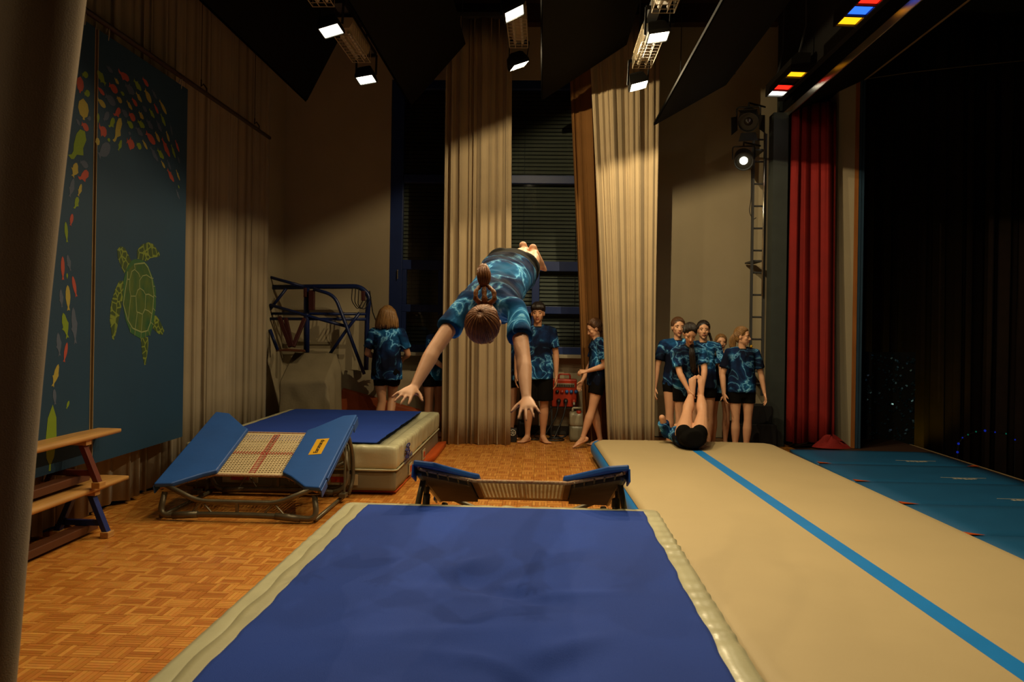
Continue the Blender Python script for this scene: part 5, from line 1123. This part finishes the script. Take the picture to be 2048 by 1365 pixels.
cable([P(1503, 338, Y=9.9), P(1502, 400, Y=9.92), P(1498, 424, Y=9.95), P(1506, 440, Y=9.95), P(1512, 436, Y=10.0)], 'thin cable hanging down from the lit stage spotlight', .005)
def border_light(ys, cols, label):
    xb, zb = 2.69, 4.20; y0, y1 = min(ys) - .13, max(ys) + .13
    t = thing('border_light', label, 'lamp', (xb, (y0 + y1) / 2, zb), 'coloured border lights over the opening'); O5 = V(t.location); R = Matrix.Rotation(rad(2), 3, 'Y')
    b = MB(); b.rings([[R @ V((x, 0, z)) + V((0, y - O5.y, 0)) for x, z in ((-.10, -.02), (-.10, .12), (-.04, .18), (.10, .18), (.10, -.02), (.085, -.02), (.085, .01), (-.085, .01), (-.085, -.02))] for y in (y0, y1)]); b.build('housing', M['blackgloss'], t)
    for y, c in zip(ys, cols):
        b = MB(); b.box(R @ V((0, 0, .0)) + V((0, y - O5.y, 0)), (.165, .20, .006), R); b.build('colour_filter', M[c], t)
    for y in [min(ys) - .105] + [(ys[k] + ys[k + 1]) / 2 for k in range(len(ys) - 1)] + [max(ys) + .105]:
        b = MB(); b.box(R @ V((0, 0, -.006)) + V((0, y - O5.y, 0)), (.19, .022, .03), R); b.build('divider', M['blackgloss'], t)
    for y in (y0 + .08, y1 - .08):
        b = MB(); b.tube([R @ V((0, 0, .18)) + V((0, y - O5.y, 0)), (0.08, y - O5.y, .5), (.08, y - O5.y, 5.5 - zb)], .012, 6); b.build('hanger', M['slate'], t)
border_light([9.20, 8.97, 8.74, 8.51], ['gel_white', 'gel_red', 'gel_off', 'gel_yellow'], 'border light with white, red and yellow filters, farther one over the opening')
border_light([7.05, 6.82, 6.59, 6.36], ['gel_yellow', 'gel_blue', 'gel_red', 'gel_white'], 'border light with yellow, blue and red filters at the top edge')
p = MB(); p.box((2.90, 4.5, 4.87), (.06, 10.6, 1.2)); tag(p.build('black_border', M['drape'], None), 'black cloth border behind the coloured border lights', 'curtain')
b = MB(); 
def pool(u, v):
    a = 2 * PI * u; r = .17 * (1 - v) ** .6 + .01; return V((3.42 + r * math.cos(a) * 1.25, 9.32 + r * math.sin(a) * .7, .060 + .10 * v * (1 + .5 * math.sin(a * 3)) + .03 * v * noise.noise(V((a * 2, v * 4, 1)))))
b.grid(pool, 40, 10); tag(b.build('curtain_bundle', M['curtain_red'], None, smooth=True), 'gathered foot of the red curtain lying on the farthest blue mat', 'curtain')

# ------------------------------------------------------------------ in the dark hall
gw = thing('glitter_screen', 'dark screen of glittering foil in the hall behind the stage corner', 'screen', (4.62, 10.6, -.9))
b = MB(); b.box((0, 0, 1.03), (.68, .06, 2.06)); b.build('backing', M['black'], gw)
rg = random.Random(5); fo = MB()
for k in range(420):
    x, z = rg.uniform(-.33, .33), rg.uniform(.1, 2.04); R = Matrix.Rotation(rg.uniform(-.6, .6), 3, 'X') @ Matrix.Rotation(rg.uniform(-.6, .6), 3, 'Z') @ Matrix.Rotation(rg.uniform(0, 3), 3, 'Y')
    fo.add([V((x, -.045, z)) + R @ V(q) for q in ((-.016, 0, -.008), (.016, 0, -.010), (.012, 0, .012), (-.010, 0, .010))], [(0, 1, 2, 3)])
o = fo.build('foil_flakes', mat('blue_foil', (.12, .28, .42), .22, .2, 30, metal=.8), gw); o['kind'] = 'stuff'
up_ = thing('uplight', 'small yellow uplight on the hall floor behind the glitter screen', 'lamp', (5.30, 10.9, -.9))
b = MB(); b.lathe([(0, 0), (.13, 0), (.13, .16), (.11, .16), (.10, .05), (0, .05)], (0, 0, 0), n=16); b.build('can', M['black'], up_)
b = MB(); b.lathe([(0, .06), (.08, .062), (0, .07)], (0, 0, 0), n=12); b.build('lens', M['gel_off'], up_)
l = bpy.data.lights.new('uplight_lamp', 'SPOT'); l.energy = 25; l.color = (1, .72, .05); l.spot_size = rad(80); l.spot_blend = .8; l.shadow_soft_size = .05
lo = bpy.data.objects.new('uplight_lamp', l); C.objects.link(lo); lo.parent = up_; lo.location = (0, 0, .14); lo.rotation_euler = (PI - rad(14), 0, 0)
fs = thing('fairy_lights', 'string of tiny blue and green lights lying in the dark hall', 'string lights', (5.0, 8.9, -.9)); O6 = V((5.0, 8.9, -.9))
pts = [P(x, y, Y=9.2) - O6 for x, y in ((1915, 905), (1917, 888), (1925, 876), (1936, 870), (1952, 864), (1970, 862), (1990, 865), (2012, 868), (2030, 880))]
b = MB(); b.tube(pts, .004, 5); b.build('wire', M['socket_black'], fs)
b = MB(); b.tube([pts[0], V((pts[0].x, pts[0].y, 0))], .004, 5); b.tube([pts[-1], V((pts[-1].x, pts[-1].y, 0))], .004, 5); b.build('support_stick', M['socket_black'], fs)
for k, p in enumerate(pts):
    b = MB(); b.ball(p, .014 if k in (0, 1, 5) else .009, 8, 6); b.build('bulb', M['led_green' if k in (3, 4, 7) else 'led_blue'], fs, smooth=True)
b = MB(); b.tube([P(1712, 161, Y=10.02), P(1820, 145, Y=10.4), P(1930, 133, Y=10.8), P(2060, 120, Y=11.25)], .006, 5); tag(b.build('rope', M['trimwood'], None), 'thin pale rope stretched across the dark hall at upper right', 'rope')
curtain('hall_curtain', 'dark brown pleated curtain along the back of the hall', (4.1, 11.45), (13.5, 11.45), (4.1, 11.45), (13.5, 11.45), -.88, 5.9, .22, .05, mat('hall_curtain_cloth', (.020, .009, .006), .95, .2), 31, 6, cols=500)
